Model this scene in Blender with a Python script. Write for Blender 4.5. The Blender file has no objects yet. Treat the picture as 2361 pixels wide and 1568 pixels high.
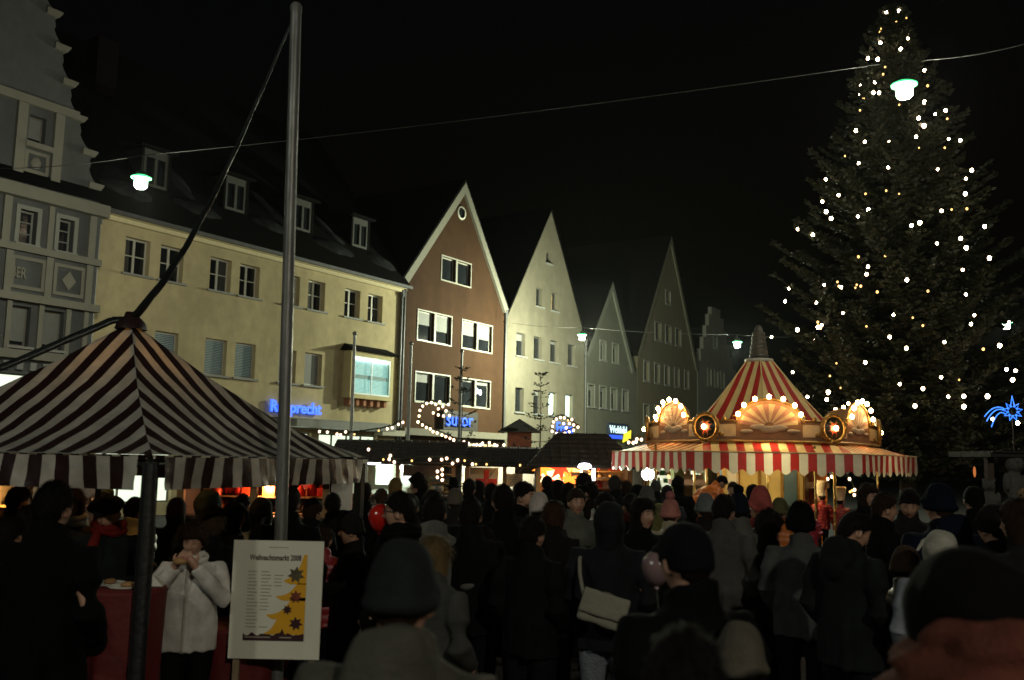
import bpy, bmesh, math, random
import numpy as np
from mathutils import Vector, Matrix, noise
random.seed(7); rng = np.random.default_rng(7)
R_ = math.radians
SC = bpy.context.scene
COL = SC.collection

# ------------------------------------------------------------------ camera
PITCH, ROLL = R_(7.25), R_(1.15)
F_PX, CX, CY = 2160.0, 1180.5, 784.0            # photo measured on a 2361 px wide copy
CAM = Vector((0, 0, 2.0))
CROT = (Matrix.Rotation(math.pi/2+PITCH, 3, 'X') @ Matrix.Rotation(ROLL, 3, 'Z'))
cd = bpy.data.cameras.new('camera'); cam = bpy.data.objects.new('camera', cd); COL.objects.link(cam)
cam.matrix_world = Matrix.Translation(CAM) @ CROT.to_4x4()
cd.sensor_width = 36.0; cd.lens = 36.0*F_PX/2361.0; cd.clip_start = .05; cd.clip_end = 3000
cd.dof.use_dof = True; cd.dof.focus_distance = 14.0; cd.dof.aperture_fstop = 2.2
SC.camera = cam
# ------------------------------------------------------------------ night sky
W = bpy.data.worlds.new('World'); SC.world = W; W.use_nodes = True
nt = W.node_tree; bg = nt.nodes['Background']
sky = nt.nodes.new('ShaderNodeTexSky'); sky.sky_type = 'NISHITA'; sky.sun_disc = False
sky.sun_elevation = R_(-4.5); sky.sun_rotation = R_(200)
nt.links.new(sky.outputs[0], bg.inputs[0]); bg.inputs[1].default_value = 0.15
SC.view_settings.view_transform = 'Standard'; SC.view_settings.look = 'None'
SC.view_settings.exposure = 0.0; SC.view_settings.gamma = 1.0
try: SC.view_settings.use_curve_mapping = False
except Exception: pass
SC.cycles.use_denoising = True
SC.cycles.sample_clamp_indirect = 4.0
SC.cycles.max_bounces = 6; SC.cycles.diffuse_bounces = 3; SC.cycles.glossy_bounces = 3
SC.cycles.caustics_reflective = False; SC.cycles.caustics_refractive = False

def light(name, loc, power, col=(1,1,1), rad=.1, kind='POINT', rot=None, size=None, parent=None):
    d = bpy.data.lights.new(name, kind); d.energy = power; d.color = col
    if kind == 'AREA':
        d.shape = 'RECTANGLE'; d.size, d.size_y = size
    else: d.shadow_soft_size = rad
    if kind == 'SPOT': d.spot_size = R_(150); d.spot_blend = .5
    o = bpy.data.objects.new(name, d); COL.objects.link(o); o.location = loc
    if rot: o.rotation_euler = rot
    if parent: o.parent = parent
    return o
LAMP_COL = (.98, 1.0, .80)
# lamps of the same street just outside the frame (behind and left / right of the camera)
light('street_light', (-9.0, -3.0, 8.5), 720, (.95,1,.86), .2)
light('street_light', (5.0, -9.0, 8.5), 2200, (1.0,.94,.76), .2)

# ------------------------------------------------------------------ helpers
def at(x, y, Y):
    """place on the sight line of a photo point at ground distance Y"""
    d = CROT @ Vector(((x-CX)/F_PX, -(y-CY)/F_PX, -1)); return CAM + d*(Y/d.y)
FA = Vector((-12.82761, 28.0, 0)); FANG = R_(33)
FE = Vector((math.sin(FANG), math.cos(FANG), 0))     # along the row of houses
FN = Vector((FE.y, -FE.x, 0))                         # towards the square
FROT = math.pi/2 - FANG
_mats = {}
def mat(name, col, rough=.7, var=.2, scale=6., bump=.0, bscale=80., metal=0., emit=None, es=0., trans=0., stretch=None, spec=.5, coat=0., stain=0.):
    if name in _mats: return _mats[name]
    m = bpy.data.materials.new(name); m.use_nodes = True; n = m.node_tree; N = n.nodes; L = n.links
    b = N['Principled BSDF']; b.inputs['Roughness'].default_value = rough; b.inputs['Metallic'].default_value = metal
    b.inputs['Specular IOR Level'].default_value = spec
    if coat: b.inputs['Coat Weight'].default_value = coat
    tc = N.new('ShaderNodeTexCoord'); src = tc.outputs['Object']
    if stretch:
        mp = N.new('ShaderNodeMapping'); mp.inputs['Scale'].default_value = stretch; L.new(src, mp.inputs[0]); src = mp.outputs[0]
    nz = N.new('ShaderNodeTexNoise'); nz.inputs['Scale'].default_value = scale; nz.inputs['Detail'].default_value = 6; nz.inputs['Roughness'].default_value = .62
    L.new(src, nz.inputs['Vector'])
    cr = N.new('ShaderNodeValToRGB'); cr.color_ramp.elements[0].position = .3; cr.color_ramp.elements[1].position = .72
    lo = [c*(1-var) for c in col]; hi = [min(1, c*(1+var*.6)) for c in col]
    cr.color_ramp.elements[0].color = (*lo, 1); cr.color_ramp.elements[1].color = (*hi, 1)
    L.new(nz.outputs['Fac'], cr.inputs[0]); out = cr.outputs[0]
    if stain:
        n3 = N.new('ShaderNodeTexNoise'); n3.inputs['Scale'].default_value = .35; n3.inputs['Detail'].default_value = 8; n3.inputs['Roughness'].default_value = .7
        mp = N.new('ShaderNodeMapping'); mp.inputs['Scale'].default_value = (1,1,.45); L.new(tc.outputs['Object'], mp.inputs[0]); L.new(mp.outputs[0], n3.inputs['Vector'])
        r3 = N.new('ShaderNodeMapRange'); r3.inputs[1].default_value = .35; r3.inputs[2].default_value = .7; r3.inputs[3].default_value = 1-stain; r3.inputs[4].default_value = 1
        L.new(n3.outputs['Fac'], r3.inputs[0])
        mx = N.new('ShaderNodeMix'); mx.data_type = 'RGBA'; mx.blend_type = 'MULTIPLY'; mx.inputs[0].default_value = 1
        L.new(out, mx.inputs[6]); L.new(r3.outputs[0], mx.inputs[7]); out = mx.outputs[2]
    L.new(out, b.inputs['Base Color'])
    if bump:
        n2 = N.new('ShaderNodeTexNoise'); n2.inputs['Scale'].default_value = bscale; n2.inputs['Detail'].default_value = 4
        L.new(src, n2.inputs['Vector'])
        bp = N.new('ShaderNodeBump'); bp.inputs['Strength'].default_value = bump; bp.inputs['Distance'].default_value = .02
        L.new(n2.outputs['Fac'], bp.inputs['Height']); L.new(bp.outputs[0], b.inputs['Normal'])
    if emit:
        b.inputs['Emission Color'].default_value = (*emit, 1); b.inputs['Emission Strength'].default_value = es
    if trans:
        t = N.new('ShaderNodeBsdfTranslucent'); L.new(out, t.inputs[0]); mx = N.new('ShaderNodeMixShader'); mx.inputs[0].default_value = trans
        L.new(b.outputs[0], mx.inputs[1]); L.new(t.outputs[0], mx.inputs[2]); L.new(mx.outputs[0], N['Material Output'].inputs[0])
    _mats[name] = m; return m
def glass(name, col=(.012,.014,.016), rough=.08):
    return mat(name, col, rough, var=.3, scale=2.5, spec=.6, bump=.03, bscale=3)
def tag(o, label=None, cat=None, group=None, kind=None):
    if label: o['label'] = label
    if cat: o['category'] = cat
    if group: o['group'] = group
    if kind: o['kind'] = kind
    return o
def thing(name, label, cat, loc=(0,0,0), rz=0., group=None, scale=1.):
    o = bpy.data.objects.new(name, None); COL.objects.link(o); o.location = loc; o.rotation_euler = (0,0,rz)
    o.empty_display_size = .1
    if scale != 1.: o.scale = (scale,)*3
    return tag(o, label, cat, group)
class MB:
    """collects faces for one mesh"""
    def __init__(s): s.v=[]; s.f=[]; s.m=[]; s.s=[]; s.mi=0; s.sm=False
    def _add(s, vs, fs, smooth=None):
        b=len(s.v); s.v += [tuple(p) for p in vs]
        for f in fs: s.f.append([b+i for i in f]); s.m.append(s.mi); s.s.append(s.sm if smooth is None else smooth)
        return s
    def quad(s,a,b,c,d): return s._add([a,b,c,d],[(0,1,2,3)])
    def poly(s,pts): return s._add(pts,[tuple(range(len(pts)))])
    def box(s, x0,y0,z0,x1,y1,z1, M=None):
        vs=[Vector((x,y,z)) for z in (z0,z1) for y in (y0,y1) for x in (x0,x1)]
        if M: vs=[M@v for v in vs]
        return s._add(vs,[(0,2,3,1),(4,5,7,6),(0,1,5,4),(2,6,7,3),(0,4,6,2),(1,3,7,5)],False)
    def prism(s, pts, y0, y1):
        """polygon (x,z) extruded along y; wound counter-clockwise seen from -y"""
        n=len(pts); vs=[(x,y0,z) for x,z in pts]+[(x,y1,z) for x,z in pts]
        fs=[tuple(range(n)), tuple(range(2*n-1,n-1,-1))]+[(i,i+n,(i+1)%n+n,(i+1)%n) for i in range(n)]
        return s._add(vs,fs,False)
    def tube(s, pts, rad, n=8, cap=True, smooth=True):
        pts=[Vector(p) for p in pts]
        if not hasattr(rad,'__len__'): rad=[rad]*len(pts)
        vs=[]; up=None
        for i,p in enumerate(pts):
            d=(pts[min(i+1,len(pts)-1)]-pts[max(i-1,0)]).normalized()
            if up is None: up=Vector((0,0,1)) if abs(d.z)<.9 else Vector((1,0,0))
            a=d.cross(up); 
            if a.length<1e-4: up=Vector((0,1,0)); a=d.cross(up)
            a.normalize(); b=d.cross(a); up=-b if False else up
            for k in range(n):
                t=2*math.pi*k/n; vs.append(p+(a*math.cos(t)+b*math.sin(t))*rad[i])
        fs=[(i*n+k, i*n+(k+1)%n, (i+1)*n+(k+1)%n, (i+1)*n+k) for i in range(len(pts)-1) for k in range(n)]
        s._add(vs,fs,smooth)
        if cap:
            s._add(vs[:n],[tuple(range(n-1,-1,-1))],False); s._add(vs[-n:],[tuple(range(n))],False)
        return s
    def lathe(s, prof, n=16, loc=(0,0,0), axis='Z', smooth=True, a0=0., a1=2*math.pi):
        full=abs(a1-a0-2*math.pi)<1e-6; k=n if full else n+1; vs=[]
        for r,z in prof:
            for i in range(k):
                t=a0+(a1-a0)*i/n; p=(r*math.cos(t),r*math.sin(t),z)
                if axis=='Y': p=(p[0],p[2],p[1])
                vs.append((p[0]+loc[0],p[1]+loc[1],p[2]+loc[2]))
        fs=[]
        for j in range(len(prof)-1):
            for i in range(n):
                q=(j*k+i, j*k+(i+1)%k, (j+1)*k+(i+1)%k, (j+1)*k+i)
                fs.append(q if axis!='Y' else q[::-1])
        return s._add(vs,fs,smooth)
    def ell(s, c, r, n=12, m=8, M=None):
        vs=[];
        for j in range(m+1):
            ph=math.pi*j/m
            for i in range(n):
                t=2*math.pi*i/n; vs.append(Vector((r[0]*math.sin(ph)*math.cos(t), r[1]*math.sin(ph)*math.sin(t), -r[2]*math.cos(ph))))
        if M: vs=[M@v for v in vs]
        vs=[v+Vector(c) for v in vs]
        fs=[(j*n+i,j*n+(i+1)%n,(j+1)*n+(i+1)%n,(j+1)*n+i) for j in range(m) for i in range(n)]
        return s._add(vs,fs,True)
    def loft(s, rings, n=20):
        """rings: (cx,cy,cz,rx,ry)"""
        vs=[]
        for cx,cy,cz,rx,ry in rings:
            for i in range(n):
                t=2*math.pi*i/n; vs.append((cx+rx*math.cos(t),cy+ry*math.sin(t),cz))
        fs=[(j*n+i,j*n+(i+1)%n,(j+1)*n+(i+1)%n,(j+1)*n+i) for j in range(len(rings)-1) for i in range(n)]
        s._add(vs,fs,True); s._add(vs[:n],[tuple(range(n-1,-1,-1))],True); s._add(vs[-n:],[tuple(range(n))],True)
        return s
    def mesh(s, name, mats):
        me=bpy.data.meshes.new(name); me.from_pydata(s.v,[],s.f)
        for m in mats: me.materials.append(m)
        me.polygons.foreach_set('material_index', s.m); me.polygons.foreach_set('use_smooth', s.s); me.update()
        return me
    def build(s, name, mats, parent=None, loc=None, rot=None):
        if not isinstance(mats,(list,tuple)): mats=[mats]
        return put(name, s.mesh(name, mats), parent, loc, rot)
def put(name, me, parent=None, loc=None, rot=None):
    o=bpy.data.objects.new(name, me); COL.objects.link(o)
    if parent: o.parent=parent
    if loc is not None: o.location=loc
    if rot is not None: o.rotation_euler=rot
    return o
def kids(o): return [c for c in COL.objects if c.parent==o]
def text(name, s, size, m, parent, loc, rot, ext=.02, off=0., align='LEFT', sx=1.):
    c=bpy.data.curves.new(name,'FONT'); c.body=s; c.size=size; c.extrude=ext; c.offset=off; c.align_x=align; c.resolution_u=3
    t=bpy.data.objects.new('t',c); COL.objects.link(t)
    me=bpy.data.meshes.new_from_object(t.evaluated_get(bpy.context.evaluated_depsgraph_get())); me.name=name
    bpy.data.objects.remove(t); bpy.data.curves.remove(c)
    me.materials.clear(); me.materials.append(m)
    o=put(name, me, parent, loc, rot); o.scale=(sx,1,1); return o
def remesh(mb, vox, smooth_it=2):
    me=mb.mesh('tmp',[]); o=bpy.data.objects.new('tmp',me); COL.objects.link(o)
    r=o.modifiers.new('r','REMESH'); r.mode='VOXEL'; r.voxel_size=vox; r.use_smooth_shade=True
    if smooth_it:
        s=o.modifiers.new('s','SMOOTH'); s.factor=.5; s.iterations=smooth_it
    out=bpy.data.meshes.new_from_object(o.evaluated_get(bpy.context.evaluated_depsgraph_get()))
    bpy.data.objects.remove(o); bpy.data.meshes.remove(me)
    return out
# ------------------------------------------------------------------ ground
tag(MB().box(-400,-400,-.5,400,400,0).build('ground', mat('paving',(.030,.028,.026),.85,.4,1.2,.4,9.,spec=.15)), kind='structure')

# ------------------------------------------------------------------ houses
M_frame_w = mat('white_window_paint',(.52,.50,.42),.5,.08)
M_frame_g = mat('grey_window_paint',(.20,.20,.17),.5,.1)
M_pane = glass('window_glass'); 
M_sill = mat('grey_stone_sill',(.22,.22,.20),.7,.2,20)
M_blind = mat('grey_roller_blind',(.18,.18,.165),.7,.1,3)
M_roof = mat('dark_roof_tiles',(.0045,.004,.004),.9,.5,9,.6,22.,spec=.06)
M_pipe = mat('grey_zinc_pipe',(.10,.10,.10),.5,.25,5,metal=.5)
M_snow = mat('old_roof_snow',(.022,.023,.024),.85,.7,3.5,.5,12,spec=.1)

def wall_mesh(outline, holes, th):
    bm=bmesh.new(); vs=[bm.verts.new((x,0,z)) for x,z in outline]; bm.faces.new(vs)
    def cut(co,no): bmesh.ops.bisect_plane(bm, geom=bm.verts[:]+bm.edges[:]+bm.faces[:], plane_co=co, plane_no=no)
    for x in sorted({h[0] for h in holes}|{h[1] for h in holes}): cut((x,0,0),(1,0,0))
    for z in sorted({h[2] for h in holes}|{h[3] for h in holes}): cut((0,0,z),(0,0,1))
    kill=[f for f in bm.faces if any(h[0]<f.calc_center_median().x<h[1] and h[2]<f.calc_center_median().z<h[3] for h in holes)]
    if kill: bmesh.ops.delete(bm, geom=kill, context='FACES')
    bm.normal_update(); bm.verts.index_update()
    n=len(bm.verts); v=[tuple(p.co) for p in bm.verts]; v2=[(x,th,z) for x,y,z in v]; fs=[]
    for f in bm.faces:
        idx=[q.index for q in f.verts]
        if f.normal.y>0: idx=idx[::-1]
        fs.append(idx); fs.append([i+n for i in idx[::-1]])
    cnt={}
    for f in fs[::2]:
        for a,b in zip(f, f[1:]+f[:1]): cnt.setdefault((min(a,b),max(a,b)),[]).append((a,b))
    for k,l in cnt.items():
        if len(l)==1: a,b=l[0]; fs.append([b,a,a+n,b+n])
    bm.free()
    me=bpy.data.meshes.new('wall'); me.from_pydata(v+v2,[],fs); me.update(); return me

def window(root, x0,x1,z0,z1, nx=2, nz=2, fm=None, depth=.16, sill=True, blind=0., pane=None, slats=False, casing=0., bar=.055, lit_name='pane'):
    fm=fm or M_frame_w; w=x1-x0; h=z1-z0
    f=MB(); b=.055
    y0,y1=depth,depth+.06
    f.box(0,y0,0,b,y1,h).box(w-b,y0,0,w,y1,h).box(b,y0,0,w-b,y1,b).box(b,y0,h-b,w-b,y1,h)
    for i in range(1,nx): c=w*i/nx; f.box(c-bar/2-.01,y0-.01,b,c+bar/2+.01,y1-.005,h-b)
    for j in range(1,nz): c=h*(j/nz if nz>2 else .52); f.box(b,y0+.012,c-.018,w-b,y1-.012,c+.018)
    if casing:
        c=casing; f.box(-c,-.035,-c,0,.02,h+c).box(w,-.035,-c,w+c,.02,h+c).box(0,-.035,h,w,.02,h+c).box(0,-.035,-c,w,.02,0)
    o=f.build('window', fm, root, (x0,0,z0))
    p=pane or M_pane
    MB().box(b-.01,y0+.025,b-.01,w-b+.01,y0+.035,h-b+.01).build('pane', p, o)
    if sill: MB().box(-.1,-.10,-.07,w+.12,depth,0).build('sill', M_sill, o)
    if blind:
        bl=MB(); hb=(h-2*b)*blind
        if slats:
            k=int(hb/.055); 
            for i in range(k):
                z=h-b-hb+i*hb/k; bl.quad((b,y0-.03,z),(w-b,y0-.03,z),(w-b,y0-.004,z+hb/k*.8),(b,y0-.004,z+hb/k*.8))
        else: bl.box(b,y0+.001,h-b-hb,w-b,y0+.024,h-b)
        bl.build('blind', M_blind, o)
    return o

def house(name,label,t0,w,outline,holes,wm,th=.3,fwd=0.):
    p=FA+FE*t0+FN*fwd; 
    h=thing(name,label,'building',(p.x,p.y,0),FROT)
    put('wall', wall_mesh(outline,holes,th), h).data.materials.append(wm)
    return h
def gable_roof(h, w, el, ax, az, er, D=11., y0=-.12, th=.14, ov=.25, z_l=None):
    """two slopes running back from the gable (left eave el, apex (ax,az), right eave er)"""
    r=MB()
    for (xe,ze) in ((0,el),(w,er)):
        d=Vector((xe-ax,0,ze-az)).normalized(); e=Vector((xe,0,ze))+d*ov; a=Vector((ax,0,az)); nrm=Vector((-d.z,0,d.x)) if xe>ax else Vector((d.z,0,-d.x))
        nrm=nrm*th*(1 if nrm.z>0 else -1)
        q=[e,e+nrm,a+Vector((0,0,th*1.3)),a]
        if xe<ax: q=q[::-1]
        r.prism([(p.x,p.z) for p in q], y0+.0, D)
    return r.build('roof', M_roof, h)
def back_block(h,w,z,D=10.,m=None):
    """side and rear walls"""
    MB().box(.01,.31,0,.29,D,z).box(w-.29,.31,0,w-.01,D,z).box(.3,D-.3,0,w-.3,D-.01,z).build('rear_wall', m, h)
def downpipe(h,x,z0,z1,y=-.09):
    MB().tube([(x,y,z0),(x,y,z1)],.065,8).tube([(x,y,z1-.3),(x,y,z1)],.11,8).build('downpipe', M_pipe, h)

# --- yellow house -----------------------------------------------------
M_yel=mat('yellow_render',(.55,.455,.265),.9,.14,2.2,.5,45,stain=.38,spec=.15)
M_curt=mat('net_curtain',(.05,.05,.045),.9,.5,9,stretch=(9,9,.5))
wx=[(1.10,2.0),(2.40,3.3),(4.40,5.32),(5.70,6.62),(7.75,8.62),(9.06,9.98),(11.1,12.02),(12.5,13.42)]
lx=[(1.10,2.0),(2.40,3.3),(4.40,5.32),(5.70,6.62),(7.75,8.62),(9.06,9.98)]
holes=[(a,b,7.58,8.74) for a,b in wx]+[(a,b,4.66,5.9) for a,b in lx]+[(11.3,13.7,4.45,6.05)]
holes+=[(.6,3.4,.4,2.85),(3.8,6.6,.4,2.85),(7.0,9.6,.4,2.85),(10.0,13.4,.4,2.85)]
Y=house('yellow_house','long pale yellow house with dormers and blue shop lettering',0,14.6,[(0,0),(14.6,0),(14.6,9.55),(0,9.55)],holes,M_yel)
for i,(a,b) in enumerate(wx):
    o=window(Y,a,b,7.58,8.74,2,2,depth=.21)
    if i in (0,2,4,5,7):   # net curtains behind some panes
        c0,c1=((.06,.30),(.5,.86),(.06,.2),(.06,.42),(.62,.86))[(0,2,4,5,7).index(i)]; MB().box(c0,.228,.06,c1,.234,1.1).build('curtain',M_curt,o)
M_cool=mat('cold_lit_pane',(.5,.6,.6),.6,.2,1.5,emit=(.55,1.,.92),es=.12)
for i,(a,b) in enumerate(lx): window(Y,a,b,4.66,5.9,1,1,blind=(.55,.95,1,1,1,1)[i],slats=i<4,pane=M_cool if i in (1,2,3) else None)
M_shopw=mat('shop_interior',(.6,.55,.45),.6,.5,4.,emit=(1.0,.80,.42),es=1.6)
M_shopc=mat('cold_shop_interior',(.6,.62,.6),.6,.55,5.,emit=(.85,1.0,.75),es=1.1)
for i,(a,b) in enumerate([(.6,3.4),(3.8,6.6),(7.0,9.6),(10.0,13.4)]):
    o=window(Y,a,b,.4,2.85,3 if i<3 else 4,1,fm=M_frame_g,sill=False,pane=M_shopc); 
back_block(Y,14.6,9.5,9.,M_yel)
# bay window
bay=MB(); bay.box(11.18,-.42,4.30,11.36,-.003,6.2).box(13.6,-.42,4.30,13.78,-.003,6.2).box(11.36,-.42,6.0,13.6,-.003,6.2).box(11.36,-.42,4.30,13.6,-.003,4.46)
by=bay.build('bay_window', mat('bay_yellow',(.50,.42,.2),.85,.1,2), Y)
M_lit=mat('lit_office',(.5,.6,.6),.6,.35,2.0,emit=(.42,1.,.93),es=.55)
MB().box(11.37,-.28,4.47,13.59,-.25,5.99).build('pane', M_lit, by)
M_tube=mat('tube_lamp',(.8,.8,.8),.4,0,emit=(.8,.97,1.),es=5.)
tl=MB()
for k in range(4): tl.box(11.42+k*.54,-.37,5.86,11.9+k*.54,-.33,5.95)
tl.build('tube_lamp', M_tube, by)
s=MB()
for k in range(27):
    z=4.5+k*.05; 
    if 12<=k<=14: s.quad((11.4,-.36,z),(13.5,-.36,z),(13.5,-.33,z+.05),(11.4,-.33,z+.05))
    else: s.quad((11.4,-.36,z),(13.5,-.36,z),(13.5,-.335,z+.022),(11.4,-.335,z+.022))
s.build('blind', mat('bay_blind',(.30,.38,.37),.5,.1,3), by)
s=MB(); s.box(11.365,-.415,4.465,11.42,-.375,5.98).box(13.54,-.415,4.465,13.595,-.375,5.98).box(12.42,-.415,4.465,12.47,-.375,5.98).box(11.42,-.415,4.465,13.54,-.375,4.53)
s.build('frame', mat('bright_bay_frame',(.6,.7,.7),.4,.05), by)
MB()._add([(10.95,-.62,6.205),(14.0,-.62,6.205),(14.0,-.003,6.205),(10.95,-.003,6.205),(11.1,-.5,6.30),(13.85,-.5,6.30),(13.75,-.003,6.5),(11.2,-.003,6.5)],
   [(3,2,1,0),(0,1,5,4),(1,2,6,5),(3,0,4,7),(4,5,6,7)],False).build('bay_roof', M_roof, Y)
for k in range(6): MB().box(11.3+k*.42,-.30,4.02,11.46+k*.42,-.003,4.298).build('corbel', mat('red_brick_corbel',(.32,.14,.07),.9,.3,8), Y)
# roof with dormers and snow
RZ0,RSL=9.5,1.28        # eave height and slope (rise per metre)
r=MB(); r._add([(-.1,-.45,9.36),(14.7,-.45,9.36),(14.7,5.6,9.36+6.05*RSL),(-.1,5.6,9.36+6.05*RSL),(-.1,-.45,9.22),(14.7,-.45,9.22),(14.7,5.6,9.1+6.05*RSL),(-.1,5.6,9.1+6.05*RSL),
  (-.1,11.6,9.3),(14.7,11.6,9.3)],[(0,1,2,3),(5,4,7,6),(4,5,1,0),(1,5,6,2),(4,0,3,7),(3,2,9,8)],False)
r.build('roof', M_roof, Y)
MB().box(-.02,-.3,9.24,14.62,-.003,9.36).box(-.02,-.16,9.1,14.62,-.003,9.24).build('cornice', mat('pale_cornice',(.58,.5,.3),.85,.1), Y)
MB().box(-.1,-.58,9.22,14.7,-.455,9.34).build('gutter', M_pipe, Y)
def roof_y(z): return -.45+(z-9.36)/RSL
def dormer(xc,w=1.15,z0=10.75,z1=12.0):
    yf=roof_y(z0)-.02; yb=roof_y(z1+.2)+.4
    d=MB(); d.box(xc-w/2,yf,z0-.2,xc-w/2+.1,yb,z1).box(xc+w/2-.1,yf,z0-.2,xc+w/2,yb,z1)
    o=d.build('dormer', M_roof, Y)
    f=MB(); a=xc-w/2+.1; b=xc+w/2-.1; y=yf+.02
    f.box(a,y,z0,a+.1,y+.08,z1).box(b-.1,y,z0,b,y+.08,z1).box(a+.1,y,z1-.26,b-.1,y+.08,z1).box(a+.1,y,z0,b-.1,y+.08,z0+.1).box(xc-.05,y-.01,z0+.1,xc+.05,y+.07,z1-.26)
    f.build('window_frame', mat('dormer_paint',(.05,.048,.04),.6,.15), o)
    MB().box(a+.09,y+.05,z0+.09,b-.09,y+.06,z1-.25).build('pane', M_pane, o)
    MB()._add([(xc-w/2-.15,yf-.2,z1),(xc+w/2+.15,yf-.2,z1),(xc+w/2+.15,yb+.6,z1+.35),(xc-w/2-.15,yb+.6,z1+.35),(xc-w/2-.15,yf-.2,z1+.1),(xc+w/2+.15,yf-.2,z1+.1),(xc+w/2+.15,yb+.6,z1+.45),(xc-w/2-.15,yb+.6,z1+.45)],
      [(3,2,1,0),(4,5,6,7),(0,1,5,4),(1,2,6,5),(2,3,7,6),(3,0,4,7)],False).build('dormer_roof', M_roof, o)
for xc in (2.45,5.85,9.2,12.55): dormer(xc)
def snow_patch(pts):
    """lumpy snow lying on the slope; pts (x, z on roof)"""
    sn=MB(); n=len(pts); c=(sum(p[0] for p in pts)/n, sum(p[1] for p in pts)/n); vs=[]; K=3
    for k in range(K+1):
        f=1-k/K
        for i,(x,z) in enumerate(pts):
            X=c[0]+(x-c[0])*f; Z=c[1]+(z-c[1])*f; j=noise.noise((X*2.1,Z*2.1,3)); 
            X+=j*.16; Z+=j*.12; hgt=(.0,.07,.10,.11)[k]
            vs.append((X, roof_y(Z)-hgt*.75, Z+hgt*.5))
    fs=[(k*n+i,k*n+(i+1)%n,(k+1)*n+(i+1)%n,(k+1)*n+i) for k in range(K) for i in range(n)]
    sn._add(vs,fs,True); sn.build('snow', M_snow, Y)
def blob(cx,cz,rx,rz,sk=0.):
    snow_patch([(cx+rx*math.cos(t)+sk*rz*math.sin(t), cz+rz*math.sin(t)) for t in [2*math.pi*i/18 for i in range(18)]])
for a in [(1.2,10.3,.9,.30,-.6),(4.0,10.35,1.0,.25,-.8),(3.6,11.5,.35,.8,-.5),(7.4,10.55,.8,.32,-.9),(7.9,11.5,.28,.9,-.7),(10.7,10.35,1.1,.3,-1.),(10.9,11.3,.3,.7,-.8),(13.6,10.3,.75,.35,-.8),(6.6,12.0,.5,.2,0),(9.8,12.3,.8,.22,0),(3.0,12.5,.6,.2,0)]: blob(*a)
MB().box(1.9,3.6,13.,2.7,4.3,16.6).build('chimney', mat('dark_brick',(.007,.004,.0035),.9,.3,spec=.05), Y)
# canopy and sign
MB().box(7.6,-1.25,3.02,13.1,-.003,3.28).box(7.2,-1.0,3.30,13.0,-.1,3.34).build('canopy', mat('canopy_metal',(.16,.155,.13),.5,.15,3), Y)
for a_,b_ in ((0,7.55),(13.15,14.6)): MB().box(a_,-.5,2.87,b_,-.003,3.1).build('shop_fascia', mat('shop_fascia',(.30,.27,.2),.6,.2), Y)
M_blue=mat('blue_neon',(.05,.1,.6),.4,0,emit=(.025,.11,1.0),es=2.2)
text('lettering','Rupprecht',.60,M_blue,Y,(7.32,-.12,3.56),(math.pi/2,0,0),.03,.012,sx=1.02)
downpipe(Y,.08,0,9.2); downpipe(Y,14.56,0,9.2)

# --- brown gabled house ------------------------------------------------
M_br=mat('brown_render',(.060,.030,.0145),.92,.18,1.8,.5,45,stain=.38,spec=.15)
W=8.2; T=14.65
def bw(a,b): return (a-T,b-T)
wins=[]
for (a,b,z0,z1) in [(17.44,19.74,10.2,11.3),(15.82,18.3,7.2,8.52),(19.18,21.68,7.2,8.52),(15.80,18.3,4.45,5.74),(19.12,21.62,4.45,5.74)]:
    m=(a+b)/2; wins += [(a-T,m-T-.06,z0,z1),(m-T+.06,b-T,z0,z1)]
shop=[(16.1-T,18.85-T,.4,2.75),(19.3-T,22.6-T,.4,2.75)]
B=house('brown_house','russet brown gabled house with white verge and paired windows',T,W,[(0,0),(W,0),(W,9.7),(4.35,15.05),(.1,9.75),(0,9.6)],wins+shop+[(3.98,4.44,13.44,13.9)],M_br)
for i,(a,b,z0,z1) in enumerate(wins):
    bl=(0,0,.45,.58,.5,.55,.3,.0,.05,.12)[i]
    window(B,a,b,z0,z1,1,1,depth=.14,sill=False,blind=bl,casing=.055,fm=mat('cream_window_paint',(.34,.325,.27),.5,.12))
for a,b,z0,z1 in shop: window(B,a,b,z0,z1,4,1,fm=M_frame_g,sill=False,pane=M_shopw)
oc=MB().lathe([(.26,-.05),(.26,.0),(.34,.0),(.34,-.05),(.26,-.05)],20,(4.21,0,13.67),'Y'); o=oc.build('round_window', M_frame_w, B)
MB().lathe([(.0,.03),(.27,.03),(.33,.1)],20,(4.21,0,13.67),'Y').build('pane', M_pane, o)
# white verge
v=MB()
for (x0,z0,x1,z1) in ((-.12,9.62,4.35,15.2),(W+.12,9.55,4.35,15.2)):
    d=Vector((x1-x0,z1-z0)).normalized(); n=Vector((d.y,-d.x))*(.34 if x0<4 else -.34)
    q=[(x0,z0),(x0+n.x,z0+n.y),(4.35,15.2-abs(.34/d.x)),(4.35,15.2)]
    if x0>4: q=q[::-1]
    v.prism(q,-.14,-.003)
v.build('verge', mat('cream_verge',(.19,.18,.14),.8,.12), B)
gable_roof(B,W,9.72,4.35,15.22,9.68,10.,-.13,.12,.3)
back_block(B,W,9.5,9.5,M_br)
MB().box(-.02,-.45,2.95,W,-.003,3.25).build('ledge', mat('pale_ledge',(.15,.135,.10),.8,.15), B)
MB().box(2.9,-.3,3.28,5.6,-.02,4.15).build('sign_box', mat('dark_sign',(.03,.025,.02),.6,.2), B)
text('lettering','sutor',.92,M_blue,B,(3.0,-.36,3.46),(math.pi/2,0,0),.02,.0,sx=1.05)
M_star=mat('white_spot',(.8,.8,.9),.5,0,emit=(.8,.85,1),es=8)
MB().ell((6.05,.12,5.25),(.1,.03,.13)).ell((6.35,.12,5.2),(.1,.03,.13)).build('window_lamp', M_star, B)
downpipe(B,.1,0,9.5); downpipe(B,W-.02,0,9.5)

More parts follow.
